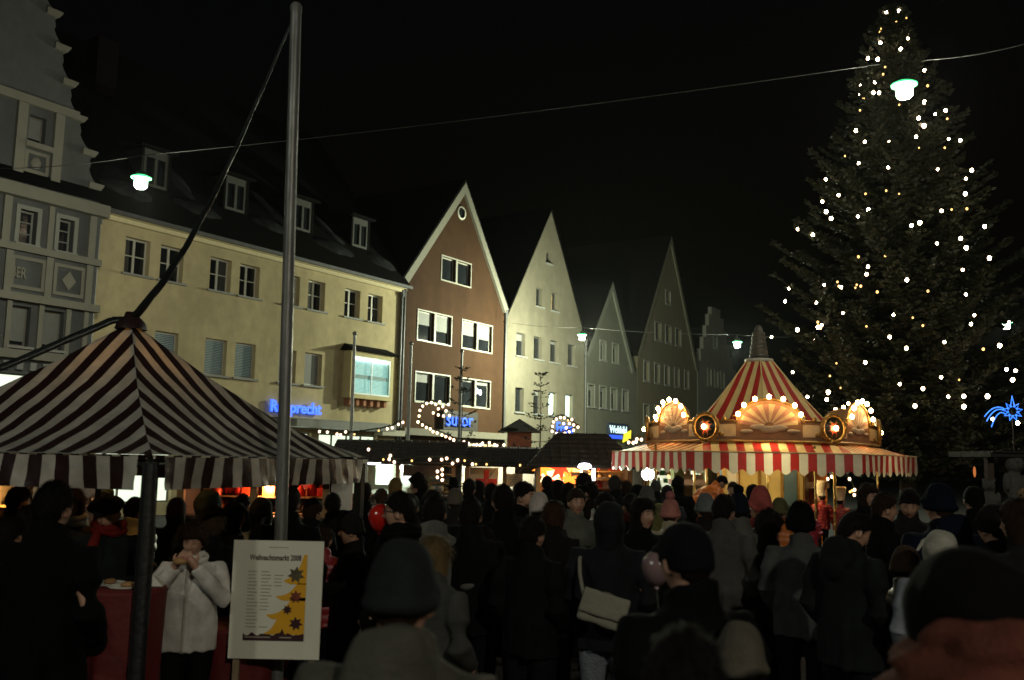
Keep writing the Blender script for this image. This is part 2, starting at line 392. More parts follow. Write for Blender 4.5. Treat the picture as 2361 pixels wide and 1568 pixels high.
# --- white gabled house -------------------------------------------------
M_wh=mat('off_white_render',(.190,.170,.124),.92,.14,1.8,.5,45,stain=.34,spec=.15)
T=22.9; W=8.5
wins=[(26.85,27.4,12.75,13.42),(25.85,26.5,10.2,11.22),(27.5,28.15,10.2,11.22)]+[(c,c+.86,7.33,8.54) for c in (23.97,25.7,27.43,29.38)]+[(c,c+.82,4.42,5.68) for c in (23.97,25.75,27.36,29.2)]
wins=[(a-T,b-T,z0,z1) for a,b,z0,z1 in wins]; shop=[(.5,3.9,.4,2.6),(4.5,8.0,.4,2.6)]
H=house('white_house','tall off-white gabled house with two bright lit first floor windows',T,W,[(0,0),(W,0),(W,9.1),(4.4,15.75),(.12,9.1)],wins+shop,M_wh)
M_warm=mat('warm_curtain',(.5,.3,.1),.8,.3,2,emit=(1.0,.55,.12),es=.7)
M_cold=mat('cold_lit_room',(.6,.7,.7),.7,.15,1,emit=(.62,1.,.95),es=2.0)
for i,(a,b,z0,z1) in enumerate(wins):
    o=window(H,a,b,z0,z1,1,1,depth=.2,fm=M_pipe if i<9 else M_frame_w,pane=M_cold if i>=9 else None,blind=(0,0,0,.3,0,.12,0,.0,.2,0,0)[i])
    if i in (1,2): MB().box(.06,.175,.06,.06+(.16,.26)[i-1],.184,(.95,.9)[i-1]).build('curtain', M_warm, o)
for a,b,z0,z1 in shop: window(H,a,b,z0,z1,3,1,fm=M_frame_g,sill=False,pane=M_shopw)
gable_roof(H,W,9.02,4.4,15.8,9.02,10.,-.05,.1,.2); back_block(H,W,9.,9.5,M_wh)
MB().box(4.9,-.25,3.35,7.2,-.02,3.45).build('sign_rail', M_pipe, H)
text('lettering','Fries',.92,M_blue,H,(5.0,-.16,3.45),(math.pi/2,0,0),.02,.0,sx=1.05)
downpipe(H,W-.05,0,9.)

# --- small grey-green house ---------------------------------------------
M_gg=mat('grey_green_render',(.112,.110,.082),.92,.12,1.4,.25,60,stain=.2)
T=31.45; W=7.0
wins=[(33.3,34.0,8.04,9.17),(34.95,35.7,8.04,9.17)]+[(c,c+.78,5.15,6.42) for c in (31.8,33.3,34.76,36.34)]
wins=[(a-T,b-T,z0,z1) for a,b,z0,z1 in wins]; shop=[(.5,3.2,.4,2.6),(3.8,6.5,.4,2.6)]
G=house('small_grey_house','small grey-green gabled house between two taller gables',T,W,[(0,0),(W,0),(W,8.0),(6.25,8.0),(3.3,12.9),(.1,8.3)],wins+shop,M_gg)
for a,b,z0,z1 in wins: window(G,a,b,z0,z1,1,1,depth=.18,casing=.09,fm=M_frame_g,blind=.2)
for a,b,z0,z1 in shop: window(G,a,b,z0,z1,3,1,fm=M_frame_g,sill=False,pane=M_shopw)
v=MB()
for (x0,z0,s) in ((.0,8.2,1),(6.4,7.75,-1)):
    d=Vector((3.3-x0,13.0-z0)).normalized(); n=Vector((d.y,-d.x))*.3*s
    q=[(x0,z0),(x0+n.x,z0+n.y),(3.3,13.0-abs(.3/d.x)),(3.3,13.0)]
    v.prism(q if s>0 else q[::-1],-.12,-.003)
v.build('verge', mat('grey_verge',(.13,.132,.105),.85,.1), G)
gable_roof(G,6.4,8.1,3.3,12.98,7.85,10.,-.1,.1,.15); back_block(G,W,7.9,9.5,M_gg)
text('lettering','Weltbild',.66,mat('white_sign_light',(.7,.8,.8),.5,0,emit=(.62,.95,1.),es=1.0),G,(2.7,-.26,3.70),(math.pi/2,0,0),.02,0)
MB().box(2.62,-.22,3.3,5.3,-.1,4.3).build('sign_board', mat('sign_board_dark',(.02,.03,.06),.5,.1), G)
MB().box(2.7,-.26,3.36,4.4,-.224,3.58).build('sign_strip', mat('blue_strip',(.03,.08,.5),.5,0,emit=(.03,.1,.9),es=1.2), G)
MB().prism([(4.4,3.15),(5.5,3.4),(5.55,3.95),(4.6,3.7)],-.30,-.265).build('sign_badge', mat('yellow_badge',(.7,.6,.03),.5,0,emit=(.9,.8,.05),es=1.0), G)

# --- tall ochre gable -----------------------------------------------------
M_oc=mat('ochre_render',(.135,.113,.070),.92,.12,1.4,.25,60,stain=.22)
T=38.45; W=10.2
wins=[(43.05,43.8,12.95,13.83)]+[(c,c+.9,10.2,11.38) for c in (41.27,43.0,44.75)]+[(c,c+.75,7.28,8.55) for c in (39.5,41.2,42.85,44.6,46.35)]+[(c,c+.75,4.4,5.7) for c in (39.5,41.2,42.85,44.6,46.35)]
wins=[(a-T,b-T,z0,z1) for a,b,z0,z1 in wins]; shop=[(.6,4.4,.4,2.6),(5.2,9.4,.4,2.6)]
O=house('ochre_house','tall narrow ochre gabled house beyond the small grey one',T,W,[(0,0),(W,0),(W,9.0),(5.4,17.75),(.1,9.0)],wins+shop,M_oc)
for a,b,z0,z1 in wins: window(O,a,b,z0,z1,1,1,depth=.18,casing=.1,fm=M_frame_g)
for a,b,z0,z1 in shop: window(O,a,b,z0,z1,3,1,fm=M_frame_g,sill=False,pane=M_shopw)
v=MB()
for (x0,z0,s) in ((-.05,8.9,1),(W+.05,8.85,-1)):
    d=Vector((5.4-x0,17.85-z0)).normalized(); n=Vector((d.y,-d.x))*.3*s
    q=[(x0,z0),(x0+n.x,z0+n.y),(5.4,17.85-abs(.3/d.x)),(5.4,17.85)]
    v.prism(q if s>0 else q[::-1],-.1,-.003)
v.build('verge', mat('ochre_verge',(.125,.115,.078),.85,.1), O)
gable_roof(O,W,8.9,5.4,17.8,8.9,10.,-.09,.1,.15); back_block(O,W,8.9,9.5,M_oc)

# --- stepped gable ----------------------------------------------------------
M_st=mat('grey_render',(.19,.18,.15),.92,.12,1.4,.25,60,stain=.2)
T=48.7; W=8.6; out=[(0,0),(W,0)]; cx=4.0
n=6; 
for i in range(n): 
    x=W-.15-i*(W-.15-cx-.95)/(n-1); z=9.2+i*.95-.6; out += [(x,z if i else 7.3),(x,z+.95 if i<n-1 else 14.0)]
for i in range(n-1,-1,-1):
    x=.15+i*(cx-.95-.15)/(n-1); z=9.2+i*.95-.6; out += [(x,z+.95 if i<n-1 else 14.0),(x,z if i else 7.3)]
o2=[]
for p in out:
    if not o2 or p!=o2[-1]: o2.append(p)
wins=[(c-T,c-T+.72,7.85,9.1) for c in (50.85,52.3,53.65)]+[(52.15-T,52.9-T,10.85,11.75)]+[(c-T,c-T+.72,4.6,5.8) for c in (50.0,51.6,53.2,54.8)]
S=house('stepped_gable_house','pale grey house with a stepped gable beside the carousel roof',T,W,o2,wins,M_st)
for i,(a,b,z0,z1) in enumerate(wins): window(S,a,b,z0,z1,1,1,depth=.18,casing=.1,fm=M_frame_g,pane=mat('dim_warm_pane',(.1,.09,.05),.2,.6,5,emit=(.8,.65,.2),es=.05) if i<3 else None)
MB().prism([(.3,7.2),(W-.3,7.2),(cx+.1,12.6)],.31,10.).build('roof', M_roof, S)
back_block(S,W,7.2,9.5,M_st)

# --- left pale-blue building with scalloped gable -----------------------------
M_bl=mat('blue_grey_render',(.108,.112,.108),.92,.14,1.8,.4,45,stain=.3,spec=.15)
M_tr=mat('cream_stucco',(.18,.168,.132),.88,.1,2,.2,40)
T=-8.2; W=8.15; FW=.35
def scal():
    right=[(W,0),(W,9.85)]
    P=[(-.22,9.95),(-.50,10.92),(-.93,11.87),(-1.30,12.83),(-1.62,13.8),(-1.95,14.75),(-2.35,15.7),(-2.8,16.6),(-3.3,17.4)]
    for (a,z),(b,z2) in zip(P,P[1:]):
        # a ledge, then a concave quarter, then a convex swell under the next ledge
        xa=a-T; xb=b-T
        for k in range(8):
            f=k/7; z_=z+.05+(z2-z-.05)*f
            x_=xa-.05+(xb-xa)*(f**.6)-.10*math.sin(f*math.pi)*(1 if f<.5 else .3)
            right.append((x_,z_))
    c=W/2
    right.append((c+.45,17.8)); 
    left=[(W-x,z) for x,z in right[::-1]]
    return right+left
lw=[(-2.50,-2.0,7.75,8.72),(-1.33,-.87,7.75,8.72),(-2.5,-1.95,4.85,5.98),(-1.55,-.95,4.85,5.98),(-2.47,-1.97,10.75,11.5),(-4.4,-3.8,7.75,8.72),(-4.4,-3.8,4.85,5.98)]
lw=[(a-T,b-T,z0,z1) for a,b,z0,z1 in lw]; shop=[(.6,3.9,.4,4.1),(4.5,7.7,.4,4.1)]
L=house('blue_grey_house','blue-grey stucco house with cream bands and scalloped gable at left edge',T,W,scal(),lw+shop,M_bl,fwd=FW)
for i,(a,b,z0,z1) in enumerate(lw): window(L,a,b,z0,z1,1,3 if i in(0,1) else 1,depth=.2,fm=M_frame_g if i<2 else mat('brown_frame',(.14,.12,.10),.6,.2),blind=0 if i<2 else .9,casing=.12 if i<2 else 0,sill=i!=4)
for a,b,z0,z1 in shop: window(L,a,b,z0,z1,3,1,fm=M_frame_g,sill=False,pane=M_shopc)
def band(z0,z1,y,x0=0.,x1=W,name='stucco_band'): MB().box(x0,-y,z0,x1,-.003,z1).build(name, M_tr, L)
band(9.0,9.36,.30,0,W+.12); band(7.5,7.70,.16,0,W+.06); band(6.1,6.32,.22,0,W+.08); band(4.5,4.74,.2,0,W+.06); band(11.75,12.0,.14,.9,7.15)
MB()._add([(0,-.42,9.37),(W+.2,-.42,9.37),(W+.1,-.003,9.85),(0,-.003,9.85)],[(0,1,2,3)]).build('cornice_roof', M_roof, L)
for x in (-.32,-2.9): band(7.7,8.99,.09,x-T-.10,x-T+.12,'pilaster')
for x in (-1.6,): band(7.7,8.99,.06,x-T-.08,x-T+.08,'pilaster')
for x in (-.30,-1.55,-2.72): band(6.32,7.49,.08,x-T-.1,x-T+.1,'pilaster')
for x in (-.3,-.85,-1.68,-2.6): band(4.74,6.09,.08,x-T-.07,x-T+.07,'pilaster')
for x in (-2.72,-1.62): band(9.72,11.74,.12,x-T-.14,x-T+.14,'pilaster')
band(10.52,10.68,.16,-2.58-T,-1.76-T,'stucco_sill')
for (a,b,z0,z1) in ((-2.54,-1.82,9.80,10.45),(-1.4,-.44,6.45,7.38),(-2.65,-1.66,6.45,7.38)):
    a-=T; b-=T; f=MB(); c=.1
    f.box(a,-.06,z0,b,-.003,z0+c).box(a,-.06,z1-c,b,-.003,z1).box(a,-.06,z0+c,a+c,-.003,z1-c).box(b-c,-.06,z0+c,b,-.003,z1-c)
    if z0>9: f.ell(((a+b)/2,-.003,(z0+z1)/2),(.16,.06,.18))
    elif a>6.5: 
        xc,zc=(a+b)/2,(z0+z1)/2; f.prism([(xc-.22,zc),(xc,zc-.28),(xc+.22,zc),(xc,zc+.28)],-.05,-.003)
    f.build('stucco_panel', M_tr, L)
text('lettering','EBER',.42,M_tr,L,(-2.78-T,-.05,6.76),(math.pi/2,0,0),.02,.01,sx=.62)
for (tx,z) in ((-.22,9.95),(-.50,10.92),(-.93,11.87),(-1.30,12.83),(-1.62,13.8),(-1.95,14.75),(-2.35,15.7)):
    MB().prism([(tx-T-.32,z-.13),(tx-T+.06,z-.13),(tx-T+.16,z+.02),(tx-T+.16,z+.06),(tx-T-.32,z+.06)],-.10,.30).build('gable_ledge', M_tr, L)
MB().prism([(.5,9.3),(W-.5,9.3),(W/2,16.5)],.31,9.).build('roof', M_roof, L); back_block(L,W,9.2,9.,M_bl)
for k in range(9): MB().box(4.4+k*.38,-.12,4.2,4.58+k*.38,-.003,4.42).build('dentil', mat('grey_dentil',(.2,.2,.19),.85,.1), L)
# ------------------------------------------------------------------ striped pavilion on the left
def strips(mb, W0, W1, prof, u_edges, conv, M, n=10, mats=(0,1), flare=0.):
    """one roof face cut into stripes: half width W0 at the eave to W1 at the top; prof(v)->(inward, height)"""
    def vmax(u):
        # line u*(1-v*(1-conv)) leaves W(v)=W0+(W1-W0)*v
        a=abs(u); d=(W1-W0)+a*(1-conv)
        if d>=0: return 1.
        return max(0,min(1,(a-W0)/d))
    for i,(ua,ub) in enumerate(zip(u_edges,u_edges[1:])):
        mb.mi=mats[i%2]
        ea=[];eb=[]
        cuts=[ua]+([0.] if ua<0<ub else [])+[ub]
        for p,q in zip(cuts,cuts[1:]):
            cols=[]
            for u in (p,q):
                vm=vmax(u); c=[]
                for k in range(n+1):
                    v=vm*k/n; inn,h=prof(v); c.append(M@Vector((u*(1-v*(1-conv)),inn,h)))
                cols.append(c)
            vs=cols[0]+cols[1]
            mb._add(vs,[(k,n+1+k,n+2+k,k+1) for k in range(n)],True)
    mb.mi=0
TC0=Vector((-2.19,5.8,0)); TR=Vector((-1.29,8.6,0)); eR=(TR-TC0); TL=eR.length; eR.normalize(); eL=Vector((-eR.y,eR.x,0))
TCEN=TC0+(eR+eL)*TL/2; rzT=math.atan2(eR.y,eR.x)
tent=thing('striped_pavilion','maroon and cream striped pyramid pavilion standing in the left foreground','market tent',TCEN,rzT)
M_cream=mat('cream_canvas',(.58,.56,.49),.40,.28,5,.5,9,trans=.30,spec=.55,stain=.15)
M_maroon=mat('maroon_canvas',(.020,.007,.007),.40,.2,5,.35,9,trans=.06,spec=.55)
ZE=1.935; ZA=3.06; hw=TL/2
def tprof(v): 
    z=ZE+(ZA-ZE)*(v**1.0)-.10*math.sin(math.pi*v)+(.05*(1-v)**6); return (-hw*(1-v),z)
NS=28; us=[-hw+TL*i/NS for i in range(NS+1)]
roof=MB()
for k in range(4): strips(roof,hw,.0,tprof,us,1.,Matrix.Rotation(k*math.pi/2,4,'Z'),12)
# tent faces: face 0 looks along -y of the tent (towards the right-hand front)
rng_t=random.Random(3)
for i,v in enumerate(roof.v):
    p=Vector(v); j=noise.noise(p*1.7)*.030+noise.noise(Vector((p.x*6,p.y*6,p.z*2)))*.012; roof.v[i]=(p.x,p.y,p.z+j*min(1,max(0,(p.z-ZE)*6)))
roof.build('canvas_roof',[M_cream,M_maroon],tent)
def valance(parent,W0,us,z1,z0,M,mats,scal=0.,name='valance',wave=.028,thick=True,nn=6,seed=0,ws=5.):
    mb=MB()
    for i,(a,b) in enumerate(zip(us,us[1:])):
        mb.mi=i%2
        ns=4; vs=[]
        for q in range(ns+1):
            u=a+(b-a)*q/ns
            for k in range(nn+1):
                f=k/nn; zb=z0(u) if callable(z0) else z0
                z=z1+(zb-z1)*f; y=-W0-.006+wave*f*math.sin(u*ws+seed)*1.2+wave*.7*f*noise.noise((u*9,f*2,seed))
                vs.append(M@Vector((u,y,z)))
        mb._add(vs,[(q*(nn+1)+k,q*(nn+1)+k+1,(q+1)*(nn+1)+k+1,(q+1)*(nn+1)+k) for q in range(ns) for k in range(nn)],True)
    return mb.build(name,mats,parent)
for k in range(4): 
    valance(tent,hw,us[1:-1] if k in(0,3) else us,ZE+.035,ZE-.17,Matrix.Rotation(k*math.pi/2,4,'Z'),[M_maroon,M_cream] if k in (0,3) else [M_cream,M_maroon],seed=k)
M_dkpole=mat('dark_green_steel',(.012,.014,.013),.45,.3,9)
for sx in (-1,1):
    for sy in (-1,1):
        MB().box(sx*(hw-.05)-.035,sy*(hw-.05)-.035,0,sx*(hw-.05)+.035,sy*(hw-.05)+.035,ZE).box(sx*(hw-.05)-.09,sy*(hw-.05)-.09,0,sx*(hw-.05)+.09,sy*(hw-.05)+.09,.015).build('post', M_dkpole, tent)
fr=MB()
for k in range(4):
    M=Matrix.Rotation(k*math.pi/2,4,'Z')
    fr.tube([M@Vector((-hw*(1-v),-hw*(1-v),tprof(v)[1]-.06)) for v in (.04,.2,.4,.6,.8,.96)],.02,6)
    fr.tube([M@Vector((-hw+.06,-hw+.05,ZE-.015)),M@Vector((hw-.06,-hw+.05,ZE-.015))],.02,6)
fr.tube([(0,0,ZA-.1),(0,0,ZA-.55)],.03,8)
fr.build('roof_frame', M_dkpole, tent)
# rolled up side wall hanging at the near corner post
MB().tube([(-hw+.03,-hw+.03,.02),(-hw+.02,-hw+.02,.7),(-hw+.03,-hw+.025,1.5),(-hw+.035,-hw+.035,1.93)],[.05,.045,.05,.035],9).build('rolled_side_wall', mat('black_tarp',(.006,.006,.006),.6,.3,6,.4,20), tent)
MB().lathe([(.0,.09),(.05,.085),(.06,.05),(.11,.0),(.13,-.06)],14,(0,0,ZA-.005)).build('apex_cap', M_maroon, tent)
tl=light('tent_lamp',(0,0,ZE+.56),9,(1,.42,.06),.08,parent=tent)
o=MB().ell((0,0,ZE+.56),(.05,.05,.07)).build('lamp_bulb', mat('tent_bulb',(.8,.6,.3),.4,0,emit=(1,.55,.15),es=2.5), tent); o.visible_shadow=True

# ------------------------------------------------------------------ flag pole with cable, poster board
PY=6.75; pb=at(644,1500,PY); pt=at(683,15,PY+.0)
M_galv=mat('galvanised_steel',(.19,.19,.175),.42,.55,3.,.12,14,metal=.35,stretch=(6,6,.7))
pole=thing('steel_pole','tall galvanised steel pole rising behind the poster board','pole',(pb.x,PY,0))
pz=Vector((pt.x-pb.x,0,pt.z))
MB().tube([(0,0,0),(pz.x*.4,0,pz.z*.4),(pz.x,0,pz.z)],[.047,.045,.041],16).build('shaft', M_galv, pole)
MB().lathe([(0,.03),(.03,.025),(.046,0),(.046,-.05)],14,(pz.x,0,pz.z)).build('cap', M_galv, pole)
MB().box(-.12,-.12,0,.12,.12,.02).build('base_plate', M_galv, pole)
MB().lathe([(.06,1.28),(.068,1.30),(.068,1.34),(.06,1.36)],14,(pz.x*.23,0,0)).build('collar', M_galv, pole)
# cable bundle from the pole top to the pavilion and along its ridge
ap=TCEN+Vector((0,0,ZA+.02)); lc=TC0+eL*TL+Vector((0,0,ZE+.06))
top=Vector((pt.x,PY,pt.z-.05))
path=[]
for k in range(25):
    t=k/24; p=top.lerp(ap,t); p.z-=.34*math.sin(math.pi*t)*(.6+.4*t); path.append((p, .008+.030*t**1.3))
for k in range(1,15):
    t=k/14; p=ap.lerp(lc,t); p.z+=.05-.05*math.sin(math.pi*t)+.02; path.append((p,.038-.01*t))
cb=MB(); n=len(path)
for s in range(3):
    cb.tube([p+Vector((math.cos(i*.55+s*2.09),.6*math.sin(i*.55+s*2.09),.5*math.sin(i*.55+s*2.09)))*r*.55 for i,(p,r) in enumerate(path)],[r*.62 for p,r in path],7)
tag(cb.build('cable_bundle', mat('black_rubber_sheath',(.010,.014,.013),.34,.3,12,.3,30)),'thick black cable bundle running from the steel pole down over the striped pavilion','cable')

SGY=6.45; s0=at(540,1245,SGY); s1=at(747,1245,SGY); sb=at(541,1518,SGY)
sw=(s1-s0).length; sh=s0.z-sb.z
sg=thing('poster_board','white poster board announcing the market in front of the steel pole','sign',(s0.x,SGY,0),math.atan2(s1.z-s0.z,s1.x-s0.x)*0)
M_wb=mat('white_board',(.70,.68,.56),.6,.07,4,.05,30)
MB().box(0,0,sb.z,sw,.018,s0.z).build('board', M_wb, sg)
for x in (.03,sw-.07): MB().box(x,.02,0,x+.04,.05,s0.z-.1).build('leg', mat('pale_wood',(.28,.2,.12),.7,.25,8,stretch=(8,8,1)), sg)
def pp(u,v): # poster coordinates 0..1 -> board
    return (sw*(.155+.67*u), s0.z-sh*(.115+.73*v))
MB().quad((pp(0,1)[0],-.002,pp(0,1)[1]),(pp(1,1)[0],-.002,pp(1,1)[1]),(pp(1,0)[0],-.002,pp(1,0)[1]),(pp(0,0)[0],-.002,pp(0,0)[1])).build('poster', mat('poster_paper',(.72,.70,.58),.4,.05,5), sg)
pr=MB()
PM=[mat('poster_orange',(.75,.38,.02),.45,.1,6),mat('poster_plum',(.045,.014,.016),.5,.2,5),mat('poster_grey_star',(.10,.085,.045),.5,.5,25),mat('poster_red_star',(.20,.045,.02),.5,.5,25),mat('poster_text_grey',(.34,.32,.25),.5,.1)]
def flush(name,k):
    global pr
    pr.m=[0]*len(pr.m); pr.build(name,PM[k],sg); pr=MB()
def flat(pts,y): pr.poly([(pp(u,v)[0],y,pp(u,v)[1]) for u,v in pts])
def arc(p,q,bul,n=8):
    p=Vector(p);q=Vector(q);d=q-p; nn=Vector((-d.y,d.x)); return [tuple(p.lerp(q,t/n)+nn*bul*math.sin(math.pi*t/n)) for t in range(n)]
tree_l=arc((.945,0),(.62,.305),-.16)+arc((.62,.305),(.86,.335),.1)+arc((.86,.335),(.50,.485),-.12)+arc((.50,.485),(.78,.50),.16)+arc((.78,.50),(.36,.70),-.14)+arc((.36,.70),(.54,.755),.1)+arc((.54,.755),(.30,.93),-.12)+[(.30,.93)]
pr.mi=0
# split the half tree into convex-ish strips along its edge
for a,b in zip(tree_l,tree_l[1:]):
    if abs(a[1]-b[1])>1e-4 and b[1]>a[1]: flat([a,b,(1,b[1]),(1,a[1])],-.004)
flush('printed_tree',0)
prof=[0.93]; xs=np.linspace(0,1,40); hh=[.915+.02*abs(math.sin(7*x*3.1))+.012*math.sin(31*x) for x in xs]; hh[25]=.86; hh[26]=.9; hh[24]=.9
for a,b,c,d in zip(xs,xs[1:],hh,hh[1:]): flat([(a,c),(a,1),(b,1),(b,d)],-.006)
flush('printed_skyline',1)
def star(cu,cv,r,rot,mi):
    pr.mi=mi; P=[]
    for k in range(14):
        rr=r if k%2==0 else r*.55; t=rot+math.pi*k/7; P.append((cu+rr*math.cos(t),cv+rr*math.sin(t)*.70))
    for k in range(14): flat([(cu,cv),P[k],P[(k+1)%14]],-.008)
    flush('printed_star',mi)
star(.83,.235,.145,.3,2); star(.84,.49,.115,.2,3); star(.71,.64,.085,.5,1); star(.86,.80,.12,.1,1)
pr.mi=0
for k in range(17):
    for c in range(3):
        a=.03+c*.22; w=random.uniform(.12,.2); v=.20+k*.04
        if a+w<(.62 if k<5 else .5 if k<10 else .4): flat([(a,v),(a,v+.010),(a+w,v+.010),(a+w,v)],-.004)
flat([(.36,-.085),(.36,-.078),(.68,-.078),(.68,-.085)],-.002-.001)
for a,b in ((.03,.45),(.6,.8)): flat([(a,.955),(a,.968),(b,.968),(b,.955)],-.0085)
tag(pr.build('printed_lines',PM[4],sg),kind='stuff')
tx,tz=pp(.05,.07)
text('poster_heading','Weihnachtsmarkt 2008',.052,mat('heading_plum',(.05,.016,.018),.5,.1),sg,(tx,-.004,tz),(math.pi/2,0,0),.0005,.0012,sx=.70)

# ------------------------------------------------------------------ hanging street lamps and wires
M_lampg=mat('mercury_lamp_glow',(.8,.9,.85),.3,0,emit=(.35,1.0,.52),es=1.9)
M_rim=mat('green_lit_rim',(.3,.5,.4),.3,0,emit=(.03,1.0,.26),es=1.6)  # rim given its own green emission to imitate the halo round the lamp
M_lampc=mat('lamp_housing',(.05,.055,.05),.5,.2,5,metal=.4)
def street_lamp(x,y,Y,label,power,wz=.32,lc=LAMP_COL):
    p=at(x,y,Y); t=thing('street_lamp',label,'street lamp',p,0,'hanging lamps over the square')
    MB().lathe([(0,-.15),(.10,-.145),(.145,-.10),(.15,.06),(.16,.07)],18).build('glass_globe', M_lampg, t)
    MB().lathe([(.16,.07),(.225,.085),(.225,.11),(.14,.15)],18).build('lit_rim', M_rim, t)
    MB().lathe([(.15,.151),(.09,.24),(.03,.27),(.03,.30),(0,.31)],14).build('housing', M_lampc, t)
    MB().tube([(0,0,.30),(0,0,wz)],.012,6).build('hanger', M_lampc, t)
    light('lamp_light',(0,0,-.3),power,lc,.14,parent=t)
    return p+Vector((0,0,wz))
w1=street_lamp(325,420,20.5,'hanging street lamp glowing green-white in front of the left dormers',700,.62)
w2=street_lamp(2085,208,16.0,'hanging street lamp glowing green-white in front of the fir top',520,.55)
w3=street_lamp(1342,777,44.0,'distant hanging street lamp beside the white gabled house',7500,.45,(.92,1.0,.72))
w4=street_lamp(1700,794,43.0,'distant hanging street lamp between stepped gable and carousel spire',2200,.45,(.85,1.0,.76))
w5=street_lamp(2320,750,36.0,'hanging street lamp shining through the fir at the right edge',900,.45)
def wire(label,pts,sag,r=.012):
    mb=MB()
    P=[]
    for a,b in zip(pts,pts[1:]):
        for k in range(13): 
            t=k/12; q=Vector(a).lerp(Vector(b),t); q.z-=sag*4*t*(1-t); P.append(q)
    mb.tube(P,r,5); return tag(mb.build('span_wire', mat('steel_wire',(.05,.05,.045),.6,.1,3,metal=.4)),label,'wire')
e0=at(-60,388,21.5); e1=at(2420,85,14.5)
wire('thin steel span wire carrying the lamps from left roofs to the fir top',[e0,w1,w2,e1],.10,.009)
wire('distant steel span wire between the two lamps near the carousel spire',[at(1180,745,46),w3,w4,at(1900,775,43)],.08,.008)

# ------------------------------------------------------------------ thin flag poles behind the huts
for (x,y0,yt,Y,lb) in ((812,1015,772,31.,'thin bare flagpole in front of the lit bay window'),(942,1020,795,33.,'thin bare flagpole before the russet house, left of the light heart'),(1059,1020,812,37.,'thin bare flagpole before the right windows of the russet house')):
    b=at(x-2,y0,Y); t=at(x+6,yt,Y); g=thing('flagpole',lb,'flagpole',(b.x,Y,0),0,'thin flagpoles along the street')
    MB().tube([(0,0,0),(t.x-b.x,0,t.z)],[.07,.05],8).build('shaft', mat('flagpole_paint',(.28,.28,.26),.5,.2), g)
    MB().ell((t.x-b.x,0,t.z+.04),(.08,.08,.08),8,6).build('knob', M_galv, g)

# ------------------------------------------------------------------ conifers
M_bark=mat('spruce_bark',(.055,.035,.022),.9,.4,6,.6,20,stretch=(3,3,.6))
def needle_mat(name,c): return mat(name,c,.6,.55,3.,trans=.12)
M_needle=needle_mat('spruce_needles',(.017,.023,.007))
def conifer(name,label,base,H,prof,zmin,nwh,nbr,dens,seed,group=None,sparse=False,tw=.07,tk=1.):
    r=np.random.default_rng(seed); t=thing(name,label,'tree',base,0,group)
    MB().tube([(0,0,0),(.0,0,H*.3),(.03,.02,H*.7),(0,0,H)],[tk*(H*.014+.02),tk*(H*.011+.015),tk*(H*.005+.01),tk*.012],10).build('trunk',M_bark,t)
    V=[];Fc=[];br=MB()
    def blade(p,d,l,w):
        l*=.62 if sparse else 1.
        d=d/np.linalg.norm(d); s=np.cross(d,r.normal(size=3)); s/=np.linalg.norm(s)+1e-9
        for q in range(2):
            if q: s=np.cross(d,s)
            b=len(V); m=p+d*l*.45
            V.extend([p,m+s*w*.5,p+d*l,m-s*w*.5]); Fc.append((b,b+1,b+2,b+3))
    zs=np.linspace(zmin,H*.985,nwh)
    for wi,z in enumerate(zs):
        R=prof(z); f=(z-zmin)/(H-zmin); k=max(4,int(nbr*(1-.45*f)))
        for b in range(k):
            a=2*math.pi*(b+r.uniform(-.35,.35))/k+wi*1.1; Lb=R*r.uniform(.70,1.10)*(1.12 if r.random()<.15 else 1)
            el=-.28+.95*f+r.normal()*.07; n=max(4,int(Lb/.16)); pts=[]
            for i in range(n+1):
                s=i/n; h=z+r.normal()*.0+Lb*s*math.tan(el*.8)*(1-.25*s)+.16*Lb*s*s*s+(-.12*Lb*math.sin(math.pi*s)*(1-f))
                rad=Lb*s; aa=a+.08*math.sin(3*s+b); pts.append(np.array([rad*math.cos(aa),rad*math.sin(aa),h]))
            br.tube([Vector(p) for p in pts],[max(.004,.022*(1-i/(n+1))*H/14) for i in range(n+1)],4,cap=False)
            for i in range(1,n+1):
                s=i/n
                if s<.12 and Lb>1: continue
                d=pts[i]-pts[i-1]; d/=np.linalg.norm(d); side=np.cross(d,[0,0,1.]); side/=np.linalg.norm(side)+1e-9
                tl=(.16+.34*Lb*(1-s)*.75)*r.uniform(.7,1.2); tl=min(tl,.75)
                for sg_ in (-1,1):
                    if r.random()>dens: continue
                    dd=side*sg_*.85+d*.75+np.array([0,0,r.uniform(-.25,.2)]); dd/=np.linalg.norm(dd)
                    m=max(2,int(tl/.11))
                    for j in range(m):
                        p=pts[i]+dd*tl*j/m; blade(p,dd+r.normal(size=3)*.18,.17,tw)
                        if not sparse:
                            sd=np.cross(dd,[0,0,1.])*r.choice([-1,1]); blade(p,sd*.7+dd*.6+r.normal(size=3)*.2,.15,tw*.85)
            dd=pts[-1]-pts[-2]; 
            for q in range(3): blade(pts[-1]-dd*.3,dd/np.linalg.norm(dd)+r.normal(size=3)*.22,.2,tw)
    for q in range(4 if sparse else 10): blade(np.array([0,0,H-.25+.03*q]),np.array([r.normal()*.4,r.normal()*.4,1.]),.22,tw)
    tag(br.build('branches',M_bark,t),kind='stuff')
    me=bpy.data.meshes.new('crown'); me.from_pydata([tuple(v) for v in V],[],Fc); me.materials.append(M_needle); me.update()
    tag(put('crown',me,t),kind='stuff')
    return t,zs
TB=at(2092,1076,25.); TX=TB.x; TYY=25.
TOPZ=at(2062,22,25.).z
def fir_r(z):
    zz=[0,2.4,3.2,5.2,7.0,8.6,10.9,12.4,13.4,TOPZ]; rr=[2.6,3.1,3.35,3.25,2.85,2.35,1.65,1.05,.72,.12]
    return float(np.interp(z,zz,rr))
